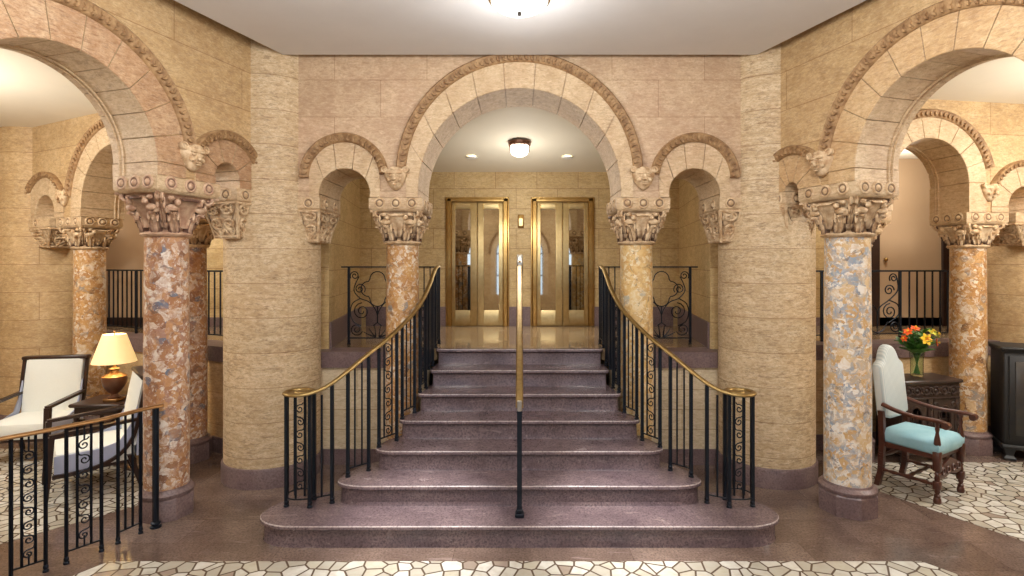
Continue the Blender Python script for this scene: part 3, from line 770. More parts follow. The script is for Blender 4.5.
# ------------------------------------------------------------------ elevator doors
def elevator(n, x0, x1):
    z0, z1 = ZD, 3.10; y = YB
    f = MB()
    for a, b in ((x0, x0 + .075), (x1 - .075, x1)): f.bbox((a, y - .06, z0), (b, y, z1), .012)
    f.bbox((x0 + .0, y - .06, z1 - .055), (x1, y, z1), .012)
    f.bbox((x0 - .02, y - .025, z0), (x0, y, z1 + .02), .004); f.bbox((x1, y - .025, z0), (x1 + .02, y, z1 + .02), .004); f.bbox((x0 - .02, y - .025, z1), (x1 + .02, y, z1 + .02), .004)
    d = struct(f.build('door_%d' % n, M_brass, smooth=35))
    xa, xb = x0 + .075, x1 - .075; mid = (xa + xb) / 2
    for k, (a, b) in enumerate(((xa, mid - .004), (mid + .004, xb))):
        p = MB(); yy = y - (.03 if k == 0 else .025)
        zt, zb = z1 - .055, z0 + .01; mz0, mz1 = z0 + .24, z1 - .16
        sl, sr = (.05, .10) if k == 0 else (.09, .06)
        p.bbox((a, yy, zb), (a + sl, y, zt), .004); p.bbox((b - sr, yy, zb), (b, y, zt), .004)
        p.bbox((a + sl, yy, zb), (b - sr, y, mz0), .004); p.bbox((a + sl, yy, mz1), (b - sr, y, zt), .004)
        po = p.build('door_panel', M_brass_p, d, smooth=35)
        MB().box((a + sl, yy + .012, mz0), (b - sr, y, mz1)).build('mirror', M_mirror, po, smooth=0)
elevator(1, -1.085, -.175); elevator(2, .19, 1.10)
t = thing('elevator_signal', 'small lit brass call lantern high between the two elevator doors', 'signal lamp', (.02, YB, 2.74))
mb = MB().bbox((-.045 + .02, YB - .03, 2.66), (.045 + .02, YB, 2.86), .01); mb.build('housing', M_brass, t)
MB().bbox((-.028 + .02, YB - .045, 2.69), (.028 + .02, YB - .028, 2.80), .008).build('lens', M_sig, t)
t = thing('call_panel', 'grey metal elevator call plate with buttons between the elevator doors', 'call panel', (0, YB, 2.10))
MB().bbox((-.04, YB - .018, 1.98), (.05, YB, 2.26), .006).build('plate', M_steel, t)
for z in (2.06, 2.16): MB().lathe([(.016, 0), (.016, .012), (.012, .016)], 16, Matrix.Translation(V(.005, YB - .018, z)) @ Matrix.Rotation(PI / 2, 4, 'X')).build('button', M_brass, t)

# ------------------------------------------------------------------ staircase
st = thing('staircase', 'purple stone staircase of seven flaring steps rising to the elevators', 'stairs', (0, F1, 0))
def outline(half):
    return half + [(-x, y) for x, y in reversed(half) if abs(x) > 1e-6]
def step_half(k):
    W = {1: 2.02, 2: 1.50, 3: 1.262, 4: 1.12, 5: 1.0, 6: .93, 7: .917}[k]; f = F1 + TREAD * (k - 1)
    rx = {1: .32, 2: .26, 3: .16, 4: .10, 5: .07, 6: .04, 7: .03}[k]; ry = {1: .23, 2: .14, 3: .11, 4: .08, 5: .06, 6: .04, 7: .03}[k]
    pts = [(0, f)]
    for i in range(9):
        a = PI / 2 * i / 8; pts.append((W - rx + rx * math.sin(a), f + ry - ry * math.cos(a)))
    tail = {1: [(2.0, 4.42), (1.95, 4.52), (1.86, 4.62), (1.74, 4.68), (1.6, 4.72), (1.45, 4.82), (1.3, 4.98), (1.12, 5.2), (.985, 5.4), (.96, YR)],
            2: [(1.49, 4.64), (1.46, 4.72), (1.38, 4.84), (1.25, 5.0), (1.1, 5.2), (.98, 5.4), (.955, YR)],
            3: [(1.25, 4.92), (1.2, 5.05), (1.08, 5.22), (.975, 5.4), (.95, YR)],
            4: [(1.11, 5.2), (1.06, 5.28), (.97, 5.4), (.945, YR)],
            5: [(.995, 5.44), (.965, 5.5), (.94, YR)],
            6: [(.925, 6.08)], 7: [(.915, 6.12)]}[k]
    return pts + tail
for k in range(1, 8):
    half = step_half(k); z0, z1 = RISE * (k - 1) if k > 1 else 0.0, RISE * k
    out = outline(half)
    if k < 6: pass
    cxm = sum(p[0] for p in out) / len(out); cym = F1 + TREAD * (k - 1) + .5
    n = len(out)
    def inset(d):
        res = []
        for i in range(n):
            a = Vector(out[i - 1]); b = Vector(out[i]); cc = Vector(out[(i + 1) % n])
            t1 = (b - a).normalized(); t2 = (cc - b).normalized()
            n1 = Vector((-t1.y, t1.x)); n2 = Vector((-t2.y, t2.x)); nn = (n1 + n2)
            if nn.length < 1e-4: nn = n1
            nn.normalize(); kk = 1 / max(.5, nn.dot(n1))
            q = b + nn * d * kk; res.append((q.x, q.y))
        return res
    area = sum(out[i][0] * out[(i + 1) % n][1] - out[(i + 1) % n][0] * out[i][1] for i in range(n))
    sg = 1 if area > 0 else -1
    def lay(d, z): return [V(x, y, z) for x, y in inset(d * sg)]
    mb = MB()
    rings = [lay(.022, z0), lay(.026, z0 + .012), lay(.030, z1 - .046), lay(.022, z1 - .038), lay(.006, z1 - .034), lay(.0, z1 - .028), lay(.0, z1 - .008), lay(.002, z1 - .003), lay(.006, z1)]
    vs = [p for r in rings for p in r]; fs = []
    for q in range(len(rings) - 1):
        for i in range(n):
            j = (i + 1) % n; fs.append((q * n + i, q * n + j, (q + 1) * n + j, (q + 1) * n + i))
    top = (len(rings) - 1) * n
    tris = tessellate_polygon([[V(p.x, p.y, 0) for p in rings[-1]]])
    fs += [tuple(top + i for i in t_) for t_ in tris]
    mb.add(vs, fs)
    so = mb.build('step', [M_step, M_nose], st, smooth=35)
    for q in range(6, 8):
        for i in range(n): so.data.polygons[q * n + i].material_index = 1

# ------------------------------------------------------------------ iron railings
def spiral(fn, cu, cv, r0, r1, a0, turns, n=22):
    return [fn(cu + lerp(r0, r1, i / n) * math.cos(a0 + turns * 2 * PI * i / n), cv + lerp(r0, r1, i / n) * math.sin(a0 + turns * 2 * PI * i / n)) for i in range(n + 1)]
def scroll_strip(mb, a, b, z0, z1, w, n=5, r=.0055):
    """running S scrolls between plan points a and b, one continuous bar"""
    a = V(a[0], a[1], 0); b = V(b[0], b[1], 0); m = (a + b) / 2; e = (b - a).normalized()
    fn = lambda u, v: m + e * u + V(0, 0, v)
    n = max(3, round((z1 - z0) / (w * 1.3))); h = (z1 - z0) / n; R = w * .42
    for i in range(n):
        sg = 1 if i % 2 == 0 else -1; zc = z0 + h * (i + .42)
        pts = []
        for j in range(25):
            q = j / 24; a_ = PI * .5 - (1 - q) * 2.6 * PI
            rr = R * lerp(.18, 1, q)
            pts.append(fn(sg * (rr * math.cos(a_) + R * .05), zc + rr * math.sin(a_)))
        tail = [fn(-sg * R * .55, zc + R * 1.08), fn(-sg * R * .98, zc + R * 1.5), fn(-sg * R * 1.08, zc + h)] if i < n - 1 else [fn(-sg * R * .5, zc + R * 1.1), fn(-sg * R * .8, zc + R * 1.5)]
        mb.tube(catmull(pts[::2] + tail, 3), r * .85, 5)
def foot(mb, x, y, z, s=1.0):
    T = Matrix.Translation(V(x, y, z))
    mb.lathe([(.022 * s, 0), (.022 * s, .012), (.014 * s, .018), (.019 * s, .03), (.019 * s, .04), (.012 * s, .05)], 10, T)
RPROF = [(-.023, -.004), (-.023, .007), (-.015, .015), (0, .018), (.015, .015), (.023, .007), (.023, -.004), (.014, -.01), (-.014, -.01)]
def stair_rail(sg, lab):
    root = thing('stair_railing', lab, 'railing', (sg * 1.53, 4.47, RISE))
    plan = [(.935, 6.40), (.93, 6.2), (.932, 6.0), (.943, 5.75), (.965, 5.55), (1.0, 5.36), (1.06, 5.17), (1.13, 5.0), (1.205, 4.87), (1.31, 4.73), (1.43, 4.59), (1.56, 4.475), (1.68, 4.405), (1.79, 4.385), (1.875, 4.42), (1.91, 4.50), (1.885, 4.585), (1.80, 4.615), (1.72, 4.575), (1.715, 4.50), (1.77, 4.46), (1.82, 4.49)]
    zz = [2.085, 2.085, 2.03, 1.89, 1.78, 1.68, 1.585, 1.50, 1.425, 1.335, 1.225, 1.125, 1.08] + [1.068] * 9
    path = catmull([(sg * x, y, z) for (x, y), z in zip(plan, zz)], 6)
    hr = MB(); hr.sweep(path, RPROF)
    hr.build('handrail', M_brass_r, root, smooth=50)
    pc = V(sg * 1.80, 4.50, 0); mb = MB()
    mb.loft([[pc + V(r_ * math.cos(a_), r_ * 1.0 * math.sin(a_), z_) for a_ in [2 * PI * i / 28 for i in range(28)]] for r_, z_ in ((.098, 1.058), (.102, 1.064), (.098, 1.071))])
    mb.build('scroll_plate', M_brass_r, root, smooth=40)
    def zrail(x, y):
        best = min(path, key=lambda p: (p.x - x) ** 2 + (p.y - y) ** 2); return best.z - .008
    def tread(y, x):
        return RISE * max(1, min(7, int((y - F1) / TREAD + 1e-6) + 1))
    posts = [(1.53, 4.49), (1.68, 4.405), (1.875, 4.425), (1.70, 4.555), (1.435, 4.60), (1.30, 4.74), (1.235, 4.835), (1.12, 5.02), (1.09, 5.115), (1.015, 5.32), (.985, 5.44), (.957, 5.62), (.948, 5.73), (.935, 5.93), (.93, 6.09), (.935, 6.385)]
    def tz(i, y): return RISE if i < 4 else RISE * (2 + (i - 4) // 2)
    for i, (x, y) in enumerate(posts):
        mb = MB(); z = tz(i, y); mb.bar((sg * x, y, z), (sg * x, y, zrail(sg * x, y)), .026); foot(mb, sg * x, y, z)
        mb.build('post', M_iron, root, smooth=30)
    def pane(i, j, kind, zt):
        (xa, ya), (xb, yb) = posts[i], posts[j]; z = tz(i, ya) + .07
        a = V(sg * xa, ya, z); b = V(sg * xb, yb, z)
        mb = MB(); mb.bar(a, b, .012, .010); mb.build('bottom_rail', M_iron, root, smooth=0)
        ks = (.28, .72) if kind == 'scroll' else (.33, .67)
        ps = []
        for k in ks:
            p = a.lerp(b, k); ps.append(p); mb = MB(); mb.bar(p, (p.x, p.y, zrail(p.x, p.y)), .012); mb.build('baluster', M_iron, root, smooth=0)
        if kind == 'scroll':
            q = (ps[0] + ps[1]) / 2; mb = MB(); scroll_strip(mb, ps[0], ps[1], z, zrail(q.x, q.y) - .02, (ps[1] - ps[0]).length, 7)
            mb.build('scroll_work', M_iron, root, smooth=50)
    pane(4, 5, 'bar', 0); pane(6, 7, 'scroll', 0); pane(8, 9, 'bar', 0); pane(10, 11, 'scroll', 0); pane(12, 13, 'bar', 0); pane(14, 15, 'bar', 0)
    # cage under the scrolled end
    z = RISE + .07
    cage = [(1.60, 4.45), (1.79, 4.40), (1.895, 4.50), (1.87, 4.575), (1.79, 4.60), (1.745, 4.47), (1.83, 4.485)]
    ring = catmull([(sg * x, y, z) for x, y in ((1.53, 4.49), (1.60, 4.45), (1.68, 4.405), (1.79, 4.39), (1.875, 4.425), (1.90, 4.50), (1.87, 4.58), (1.79, 4.605), (1.70, 4.555))], 4)
    MB().tube(ring, .006, 5).build('bottom_rail', M_iron, root)
    for x, y in cage:
        mb = MB(); mb.bar((sg * x, y, z - .004), (sg * x, y, 1.06), .014 if (x, y) != (1.79, 4.40) else .014); mb.build('baluster', M_iron, root, smooth=0)
    mb = MB(); scroll_strip(mb, (sg * 1.745, 4.47), (sg * 1.83, 4.485), z + .03, 1.0, .085, 8, .006); mb.build('scroll_work', M_iron, root, smooth=50)
stair_rail(-1, 'curving left stair railing of black iron with brass handrail')
stair_rail(1, 'curving right stair railing of black iron with brass handrail')

# centre handrail
root = thing('center_handrail', 'straight brass handrail up the middle of the stairs on a black foot post', 'handrail', (0, 4.25, RISE))
mb = MB(); mb.sweep([(0, 4.235, 1.02), (0, 4.26, 1.035), (0, 6.22, 2.075), (0, 6.32, 2.085)], [(-.029, -.012), (-.029, .012), (-.02, .02), (.02, .02), (.029, .012), (.029, -.012)])
mb.build('handrail', M_brass_r, root, smooth=40)
mb = MB(); mb.bar((0, 4.25, RISE), (0, 4.25, 1.0), .038); mb.bbox((-.035, 4.215, RISE), (.035, 4.285, RISE + .03), .006); mb.bbox((-.024, 4.226, RISE + .03), (.024, 4.274, RISE + .06), .006)
mb.build('post', M_iron, root, smooth=30)
mb = MB(); mb.bar((0, 6.28, ZD), (0, 6.28, 2.06), .03); mb.bbox((-.035, 6.245, ZD), (.035, 6.315, ZD + .03), .006); mb.build('post', M_iron, root, smooth=30)
for y, z in ((4.225, 1.02), (6.335, 2.09)):
    MB().bbox((-.02, y - .012, z - .03), (.02, y + .012, z + .05), .006).build('end_bracket', M_steel, root, smooth=30)

# landing railings with quatrefoil panels
def landing_rail(sg, lab):
    Y = 6.40; root = thing('landing_railing', lab, 'railing', (sg * 1.5, Y, ZD))
    x0, x1 = 2.0, .965
    mb = MB(); mb.bar((sg * (x0 + .07), Y, 2.085), (sg * x1, Y, 2.085), .04, .016); mb.build('top_rail', M_iron, root, smooth=0)
    for x in (1.985, 1.32):
        mb = MB(); mb.bar((sg * x, Y, ZD), (sg * x, Y, 2.08), .026); foot(mb, sg * x, Y, ZD); mb.build('post', M_iron, root, smooth=30)
    mb = MB(); mb.bar((sg * 1.985, Y, ZD + .07), (sg * 1.32, Y, ZD + .07), .014); mb.build('bottom_rail', M_iron, root, smooth=0)
    for x in (1.25, 1.18, 1.11, 1.04):
        mb = MB(); mb.bar((sg * x, Y, ZD + .05), (sg * x, Y, 2.08), .012); mb.build('baluster', M_iron, root, smooth=0)
    mb = MB(); mb.bar((sg * 1.32, Y, ZD + .055), (sg * .975, Y, ZD + .055), .012); mb.build('bottom_rail', M_iron, root, smooth=0)
    cxp = 1.6525
    r = .0065
    class Q:
        def tube(s_, pts, *k, nm='scroll'): MB().tube(pts, *k).build(nm, M_iron, root, smooth=50)
    q = Q()
    fn = lambda u, v: V(sg * (cxp - u), Y, v)   # u<0 towards the outer post
    # quatrefoil
    qc = 1.83; R = .088; pts = []
    for k in range(4):
        a = k * PI / 2 + PI / 4
        for i in range(13):
            t_ = lerp(-PI * .5, PI * .5, i / 12)
            ca = PI / 2 * k
            cu, cv = .105 * math.cos(ca), .115 * math.sin(ca)
            pts.append(fn(cu + R * math.cos(ca + t_), qc + cv + R * math.sin(ca + t_)))
    pts.append(pts[0]); q.tube(pts, r, 5, nm='quatrefoil')
    q.tube(catmull([fn(0, qc - .2), fn(0, 1.55), fn(0, 1.43)], 5), .008, 5, nm='stem')
    for s in (-1, 1):
        f2 = lambda u, v, s=s: fn(u * s, v)
        q.tube(spiral(f2, -.265, 1.985, .012, .055, 0, 1.6), r, 5)
        q.tube(spiral(f2, -.205, 1.83, .014, .065, PI, -1.6), r, 5)
        q.tube(spiral(f2, -.18, 1.57, .018, .10, 0, -1.75), r, 5)
        q.tube(spiral(f2, -.245, 1.36, .015, .075, PI * .5, 1.7), r, 5)
        q.tube(catmull([f2(-.215, 1.975), f2(-.26, 1.88), f2(-.27, 1.80), f2(-.2, 1.72), f2(-.1, 1.68), f2(-.03, 1.60), f2(0, 1.52)], 5), r, 5)
        q.tube(catmull([f2(-.2, 1.72), f2(-.29, 1.66), f2(-.315, 1.55), f2(-.28, 1.45), f2(-.19, 1.40)], 5), r, 5)
        for k, (du, dv) in enumerate(((-.16, 1.33), (-.1, 1.37), (-.04, 1.42))):
            q.tube(catmull([f2(-.02, 1.27), f2(du * .6, lerp(1.27, dv, .4)), f2(du, dv)], 4), .010, 5, .004, nm='leaf')
        q.tube([f2(-.0, 1.44), f2(-.05, 1.40)], r, 5, nm='leaf')
landing_rail(-1, 'landing railing with quatrefoil scrollwork left of the stair top')
landing_rail(1, 'landing railing with quatrefoil scrollwork right of the stair top')

# corridor railings behind the inner arcades
def corridor_rail(fr, s0, s1, panels, lab, zt=2.035):
    root = thing('corridor_railing', lab, 'railing', tuple(fr.p(s0, .75, ZD)))
    t = .75; zb = ZD + .08
    mb = MB(); mb.bar(fr.p(s0, t, zt), fr.p(s1, t, zt), .045, .02); mb.build('top_rail', M_iron, root, smooth=0)
    mb = MB(); mb.bar(fr.p(s0, t, zb), fr.p(s1, t, zb), .014); mb.build('bottom_rail', M_iron, root, smooth=0)
    s = s0
    k = 0
    while s < s1 + .01:
        inp = any(a - .03 < s < b + .03 for a, b in panels)
        if not inp:
            mb = MB()
            if k % 9 == 0: mb.bar(fr.p(s, t, ZD), fr.p(s, t, zt), .026); mb.build('post', M_iron, root, smooth=0)
            else: mb.bar(fr.p(s, t, zb), fr.p(s, t, zt), .014); mb.build('baluster', M_iron, root, smooth=0)
        s += .108; k += 1
    for a, b in panels:
        for x in (a, b):
            mb = MB(); mb.bar(fr.p(x, t, ZD), fr.p(x, t, zt), .026); p = fr.p(x, t, 0); foot(mb, p.x, p.y, ZD); mb.build('post', M_iron, root, smooth=0)
        w = b - a; m = (a + b) / 2; r = .008
        class Q:
            def tube(s_, pts, *k, nm='scroll'): MB().tube(pts, *k).build(nm, M_iron, root, smooth=50)
        q = Q()
        for sg in (-1, 1):
            f2 = lambda u, v, sg=sg: fr.p(m + sg * u * w / .62, t, v)
            q.tube(spiral(f2, .22, 1.95, .012, .06, 0, 1.6), r, 5); q.tube(spiral(f2, .16, 1.80, .015, .07, PI, -1.5), r, 5)
            q.tube(spiral(f2, .17, 1.54, .018, .10, 0, -1.75), r, 5); q.tube(spiral(f2, .24, 1.36, .012, .07, PI * .5, 1.6), r, 5)
            q.tube(catmull([f2(.27, 1.95), f2(.28, 1.8), f2(.16, 1.68), f2(.04, 1.6), f2(0, 1.5), f2(0, 1.3)], 5), r, 5)
            q.tube(catmull([f2(.16, 1.68), f2(.28, 1.62), f2(.29, 1.5), f2(.15, 1.4)], 5), r, 5)
            q.tube(catmull([f2(0, 1.28), f2(.08, 1.32), f2(.14, 1.42)], 4), .011, 5, .004, nm='leaf')
corridor_rail(FIL, -.95, 3.0, [], 'plain black railing of the raised corridor behind the left lounge')
corridor_rail(FIR, -.95, 1.75, [(.46, 1.08)], 'black railing with scroll panel on the raised corridor behind the flowers')

# foreground railing on the left
root = thing('lounge_railing', 'curved black railing with brass top in the left foreground before the armchairs', 'railing', (-2.93, 4.44, 0))
fp = [(-2.93, 4.43), (-2.983, 4.33), (-3.044, 4.17), (-3.086, 4.06), (-3.205, 3.89), (-3.265, 3.79), (-3.375, 3.65), (-3.45, 3.56), (-3.62, 3.36), (-3.72, 3.25)]
zt = .968
path = catmull([(x, y, zt) for x, y in fp], 5); path[0] = path[0] + V(.03, .04, 0)
MB().sweep(path, RPROF).build('handrail', M_oldbrass, root, smooth=50)
mb = MB(); mb.lathe([(.024, 0), (.024, zt - .01)], 8, Matrix.Translation(V(fp[0][0], fp[0][1], 0))); foot(mb, fp[0][0], fp[0][1], 0, 1.9); mb.build('newel_post', M_iron, root, smooth=30)
for x, y in fp[1:]:
    mb = MB(); mb.bar((x, y, 0), (x, y, zt - .01), .017); foot(mb, x, y, 0, .85); mb.build('post', M_iron, root, smooth=30)
def seg(a, b, kind):
    a = V(*a, .085); b = V(*b, .085)
    mb = MB(); mb.bar(a, b, .012, .01); mb.build('bottom_rail', M_iron, root, smooth=0)
    ks = (.3, .7) if kind == 'scroll' else (.36, .68); ps = [a.lerp(b, k) for k in ks]
    for p in ps:
        mb = MB(); mb.bar(p, (p.x, p.y, zt - .01), .012); mb.build('baluster', M_iron, root, smooth=0)
    if kind == 'scroll':
        mb = MB(); w = (a - b).length * .4
        e = (b - a).normalized(); m = (a + b) / 2
        fn = lambda u, v: m + e * u + V(0, 0, v)
        scroll_strip(mb, ps[0], ps[1], .12, zt - .09, (ps[1] - ps[0]).length, 6, .006)
        mb.build('scroll_work', M_iron, root, smooth=50)
        for z_a, z_b in ((.0, .075), (zt - .2, zt - .1)): MB().tube([fn(0, z_a), fn(0, z_b)], .006, 5).build('scroll_stem', M_iron, root)
seg(fp[1], fp[2], 'bar'); seg(fp[3], fp[4], 'scroll'); seg(fp[5], fp[6], 'scroll'); seg(fp[7], fp[8], 'bar')

# ------------------------------------------------------------------ lights (fixtures)
def flush_light(name, label, x, y, z, r, h, mats):
    t = thing(name, label, 'ceiling light', (x, y, z)); T = Matrix.Translation(V(x, y, z))
    MB().lathe([(r * 1.02, 0), (r * 1.06, -.02), (r * 1.04, -.05), (r * .96, -.055), (r * .9, -.02)], 48, T).build('rim', mats[0], t, smooth=40)
    MB().lathe([(r * .96, -.05)] + [(r * .97 * math.cos(a), -.05 - (h - .05) * math.sin(a)) for a in [PI / 2 * i / 10 for i in range(1, 10)]] + [(.004, -h)], 48, T).build('glass_dome', mats[1], t, smooth=60)
    MB().lathe([(.002, -h - .03), (.014, -h - .025), (.018, -h - .01), (.012, -h + .004)], 16, T).build('finial', mats[2], t)
    return t
flush_light('ceiling_light', 'large white glass dome light on the lobby ceiling above the stairs', 0, 4.06, ZC, .22, .14, (M_brass_r, M_dome, M_dark))
zz = zl(7.05)
t = thing('landing_light', 'small bronze and glass ceiling light before the elevators', 'ceiling light', (0, 7.05, zz)); T = Matrix.Translation(V(0, 7.05, zz))
MB().lathe([(.15, -.0), (.15, -.02), (.14, -.05), (.10, -.06)], 32, T).build('bronze_ring', M_urn, t)
MB().lathe([(.115, -.05), (.115, -.12), (.10, -.16), (.06, -.185), (.01, -.19)], 24, T).build('glass_bowl', M_dome2, t)
mb = MB()
for k in range(6):
    a = k * PI / 3; mb.bar((.12 * math.cos(a), 7.05 + .12 * math.sin(a), zz - .05), (.12 * math.cos(a), 7.05 + .12 * math.sin(a), zz - .13), .012)
mb.build('cage', M_urn, t, smooth=0)
for sg, nm in ((-1, 'left'), (1, 'right')):
    y = 7.6; z = zl(y) - .014
    t = thing('downlight', 'small recessed downlight in the landing ceiling, %s of the bronze light' % nm, 'downlight', (sg * .66, y, z)); T = Matrix.Translation(V(sg * .66, y, z))
    MB().lathe([(.055, -.004), (.055, .01), (.075, .01), (.075, -.008), (.06, -.01)], 24, T).build('trim_ring', M_white, t)
    MB().lathe([(.05, -.003), (.05, .008)], 20, T).build('lamp', M_bulb, t)

# ------------------------------------------------------------------ left lounge furniture
def lounge_chair(label, loc, rz, grp):
    t = thing('lounge_armchair', label, 'armchair', (loc[0], loc[1], 0), rz, grp)
    def B(mb, nm, m, sm=40):
        mb.v = [V(p.x, p.y * .88, p.z * .975) for p in mb.v]; return mb.build(nm, m, t, smooth=sm, world=False)
    W = .335
    # seat
    mb = MB(); mb.loft([[V(x * (W - .03 - i), y0 + (.0 if q < 2 else 0), z) for x, y0 in ((-1, -.36 + i), (1, -.36 + i), (1, .30), (-1, .30))] for q, (z, i) in enumerate(((.27, .012), (.285, 0), (.40, 0), (.435, .015), (.445, .05)))])
    B(mb, 'seat', M_cream)
    mb = MB(); mb.box((-W + .035, -.352, .245), (W - .035, .32, .275)); B(mb, 'seat_rail', M_wood, 0)
    # back: gently curved slab leaning back
    def by(z): return .27 + .10 * max(0, (z - .40)) ** 1.3 / .5
    rings = []
    for z in (.40, .5, .6, .7, .8, .9, 1.0, 1.045):
        y = by(z); w = W - .045; rings.append([V(-w, y, z), V(-w + .03, y - .02, z), V(w - .03, y - .02, z), V(w, y, z), V(w, y + .05, z), V(-w, y + .05, z)])
    mb = MB(); mb.loft(rings); B(mb, 'backrest', M_cream)
    rings = []
    for z in (.30, .45, .6, .75, .9, 1.04):
        y = by(max(z, .4)) + .05; w = W - .03; rings.append([V(-w, y, z), V(w, y, z), V(w, y + .03, z), V(-w, y + .03, z)])
    mb = MB(); mb.loft(rings); B(mb, 'back_panel', M_grey_shade)
    mb = MB(); mb.bbox((-W - .005, by(1.05) - .025, 1.035), (W + .005, by(1.05) + .085, 1.075), .01); B(mb, 'top_rail', M_wood)
    for sx in (-1, 1):
        x = sx * (W - .012)
        pts = catmull([(x, by(1.05) + .03, 1.05), (x, by(.85) + .03, .85), (x, by(.65) + .03, .65), (x, .28, .48), (x, .17, .35), (x, 0, .275), (x, -.2, .25), (x, -.38, .25)], 6)
        mb = MB(); mb.sweep(pts, [(-.017, -.016), (.017, -.016), (.017, .016), (-.017, .016)], V(1, 0, 0)); B(mb, 'side_frame', M_wood)
        mb = MB(); mb.bar((x, -.40, .62), (x, by(.66) + .02, .66), .05, .03); B(mb, 'armrest', M_wood, 0)
        mb = MB(); mb.loft([[V(x + a * w, y + b * w, z) for a, b in ((-1, -1), (1, -1), (1, 1), (-1, 1))] for z, w, y in ((0, .016, -.43), (.25, .024, -.41), (.615, .027, -.385))]); B(mb, 'front_leg', M_wood, 0)
        mb = MB(); mb.loft([[V(x + a * w, y + b * w, z) for a, b in ((-1, -1), (1, -1), (1, 1), (-1, 1))] for z, w, y in ((0, .018, .36), (.33, .03, .26))]); B(mb, 'rear_leg', M_wood, 0)
        mb = MB(); mb.loft([[V(sx * (W - .035), y, z), V(sx * (W - .022), y, z), V(sx * (W - .022), y, zz_), V(sx * (W - .035), y, zz_)] for y, z, zz_ in ((-.365, .25, .425), (0, .27, .43), (.17, .34, .47), (.27, .46, .62), (.33, .62, .80))]); B(mb, 'side_panel', M_grey_shade, 0)
    return t
lounge_chair('cream armchair with dark wood frame at the left edge, facing the room', (-5.36, 6.09), math.radians(10), 'cream lounge armchairs')
lounge_chair('cream armchair with dark wood frame and blue-shaded side, just behind the left railing', (-4.07, 5.29), math.radians(-48), 'cream lounge armchairs')
t = thing('side_table', 'small dark wood side table under the lamp, between the cream armchairs', 'table', (-4.45, 5.98, 0))
mb = MB(); mb.bbox((-4.72, 5.74, .615), (-4.18, 6.2, .65), .012); mb.build('tabletop', M_wood, t)
mb = MB(); mb.box((-4.68, 5.78, .53), (-4.22, 6.16, .616)); mb.build('apron', M_wood, t, smooth=0)
mb = MB(); mb.bbox((-4.68, 5.78, .16), (-4.22, 6.16, .185), .008); mb.build('shelf', M_wood, t)
for x in (-4.67, -4.23):
    for y in (5.79, 6.15):
        MB().lathe([(.016, 0), (.022, .1), (.015, .2), (.024, .35), (.018, .45), (.028, .54)], 12, Matrix.Translation(V(x, y, 0))).build('leg', M_wood, t)
lx, ly, lz = -4.36, 5.92, .65
t = thing('table_lamp', 'lit lamp with cream cone shade and bronze urn base on the side table', 'lamp', (lx, ly, lz)); T = Matrix.Translation(V(lx, ly, lz))
MB().bbox((lx - .075, ly - .075, lz), (lx + .075, ly + .075, lz + .03), .006).build('plinth', M_oldbrass, t)
MB().lathe([(.06, .03), (.065, .045), (.035, .06), (.03, .075), (.06, .10), (.105, .17), (.118, .23), (.11, .265), (.06, .28)], 32, T).build('urn', M_urn, t)
MB().lathe([(.112, .258), (.118, .265), (.085, .285), (.045, .30), (.035, .33), (.05, .345), (.02, .36), (.012, .40)], 32, T).build('urn_lid', M_oldbrass, t)
sh = MB(); n = 48
sh.lathe([(.205, .415), (.108, .715), (.103, .715), (.20, .415)], n, T, cap=False)
sh.build('lamp_shade', M_shade, t)
MB().ball((lx, ly, lz + .52), .03).build('bulb', M_bulb, t)
MB().lathe([(.006, .40), (.006, .74), (.012, .745), (.006, .755)], 8, T).build('harp_rod', M_oldbrass, t)

# ------------------------------------------------------------------ right lounge furniture
t = thing('carved_armchair', 'antique high-backed armchair with blue velvet seat and turned wooden legs', 'armchair', (3.775, 5.17, 0), math.radians(31))
def B(mb, nm, m, sm=45):
    mb.v = [V(p.x * .93, p.y * .95, p.z) for p in mb.v]; return mb.build(nm, m, t, smooth=sm, world=False)
W, D = .27, .235
# seat cushion
rings = []
for z, i in ((.43, .012), (.445, 0), (.515, -.004), (.55, .02), (.565, .07), (.57, .14)):
    rings.append([V(x * (W + .01 - i), y, z) for x, y in ((-.98, -D - .02 + i), (-.5, -D - .03 + i), (.5, -D - .03 + i), (.98, -D - .02 + i))] + [V((W - .02 - i), D + .0 - i * .3, z), V(-(W - .02 - i), D - i * .3, z)])
mb = MB(); mb.loft(rings); B(mb, 'seat', M_velvet, 60)
mb = MB(); mb.box((-W + .01, -D, .39), (W - .01, D, .432)); B(mb, 'seat_frame', M_turn, 0)
# back: camel-topped upholstered panel
def backtop(u):
    a = abs(u)
    if a < .5: return 1.325 - .075 * (a / .5) ** 2.2
    if a < .68: return lerp(1.25, 1.175, (a - .5) / .18)
    return 1.175 - .05 * ((a - .68) / .32) ** 2
front, rear = [], []
def brow(off):
    pts = []
    m = 28
    for i in range(m + 1):
        u = -1 + 2 * i / m; pts.append((u * (W - .03), backtop(u)))
    return pts
top = brow(0); outl = [(-(W - .03), .66)] + top + [((W - .03), .66), (.1, .63), (-.1, .63)]
def yb(z): return D + .01 + .10 * max(0, z - .5)
def lay(d, sgn):
    return [V(x * (1 - d / (W)), yb(z) + sgn, .98 + (z - .98) * (1 - d / .4)) for x, z in outl]
mb = MB(); mb.loft([lay(.04, -.058), lay(.012, -.045), lay(0, -.02), lay(0, .02), lay(.01, .035)]); B(mb, 'backrest', M_stripe, 50)
turn = lambda z0, z1, r: [(r, z0)] + [(r * k, lerp(z0, z1, f)) for f, k in ((.08, 1), (.12, .55), (.2, .95), (.32, .7), (.45, .5), (.55, .6), (.68, .95), (.8, .65), (.85, 1.05), (.92, .6), (1, 1))]
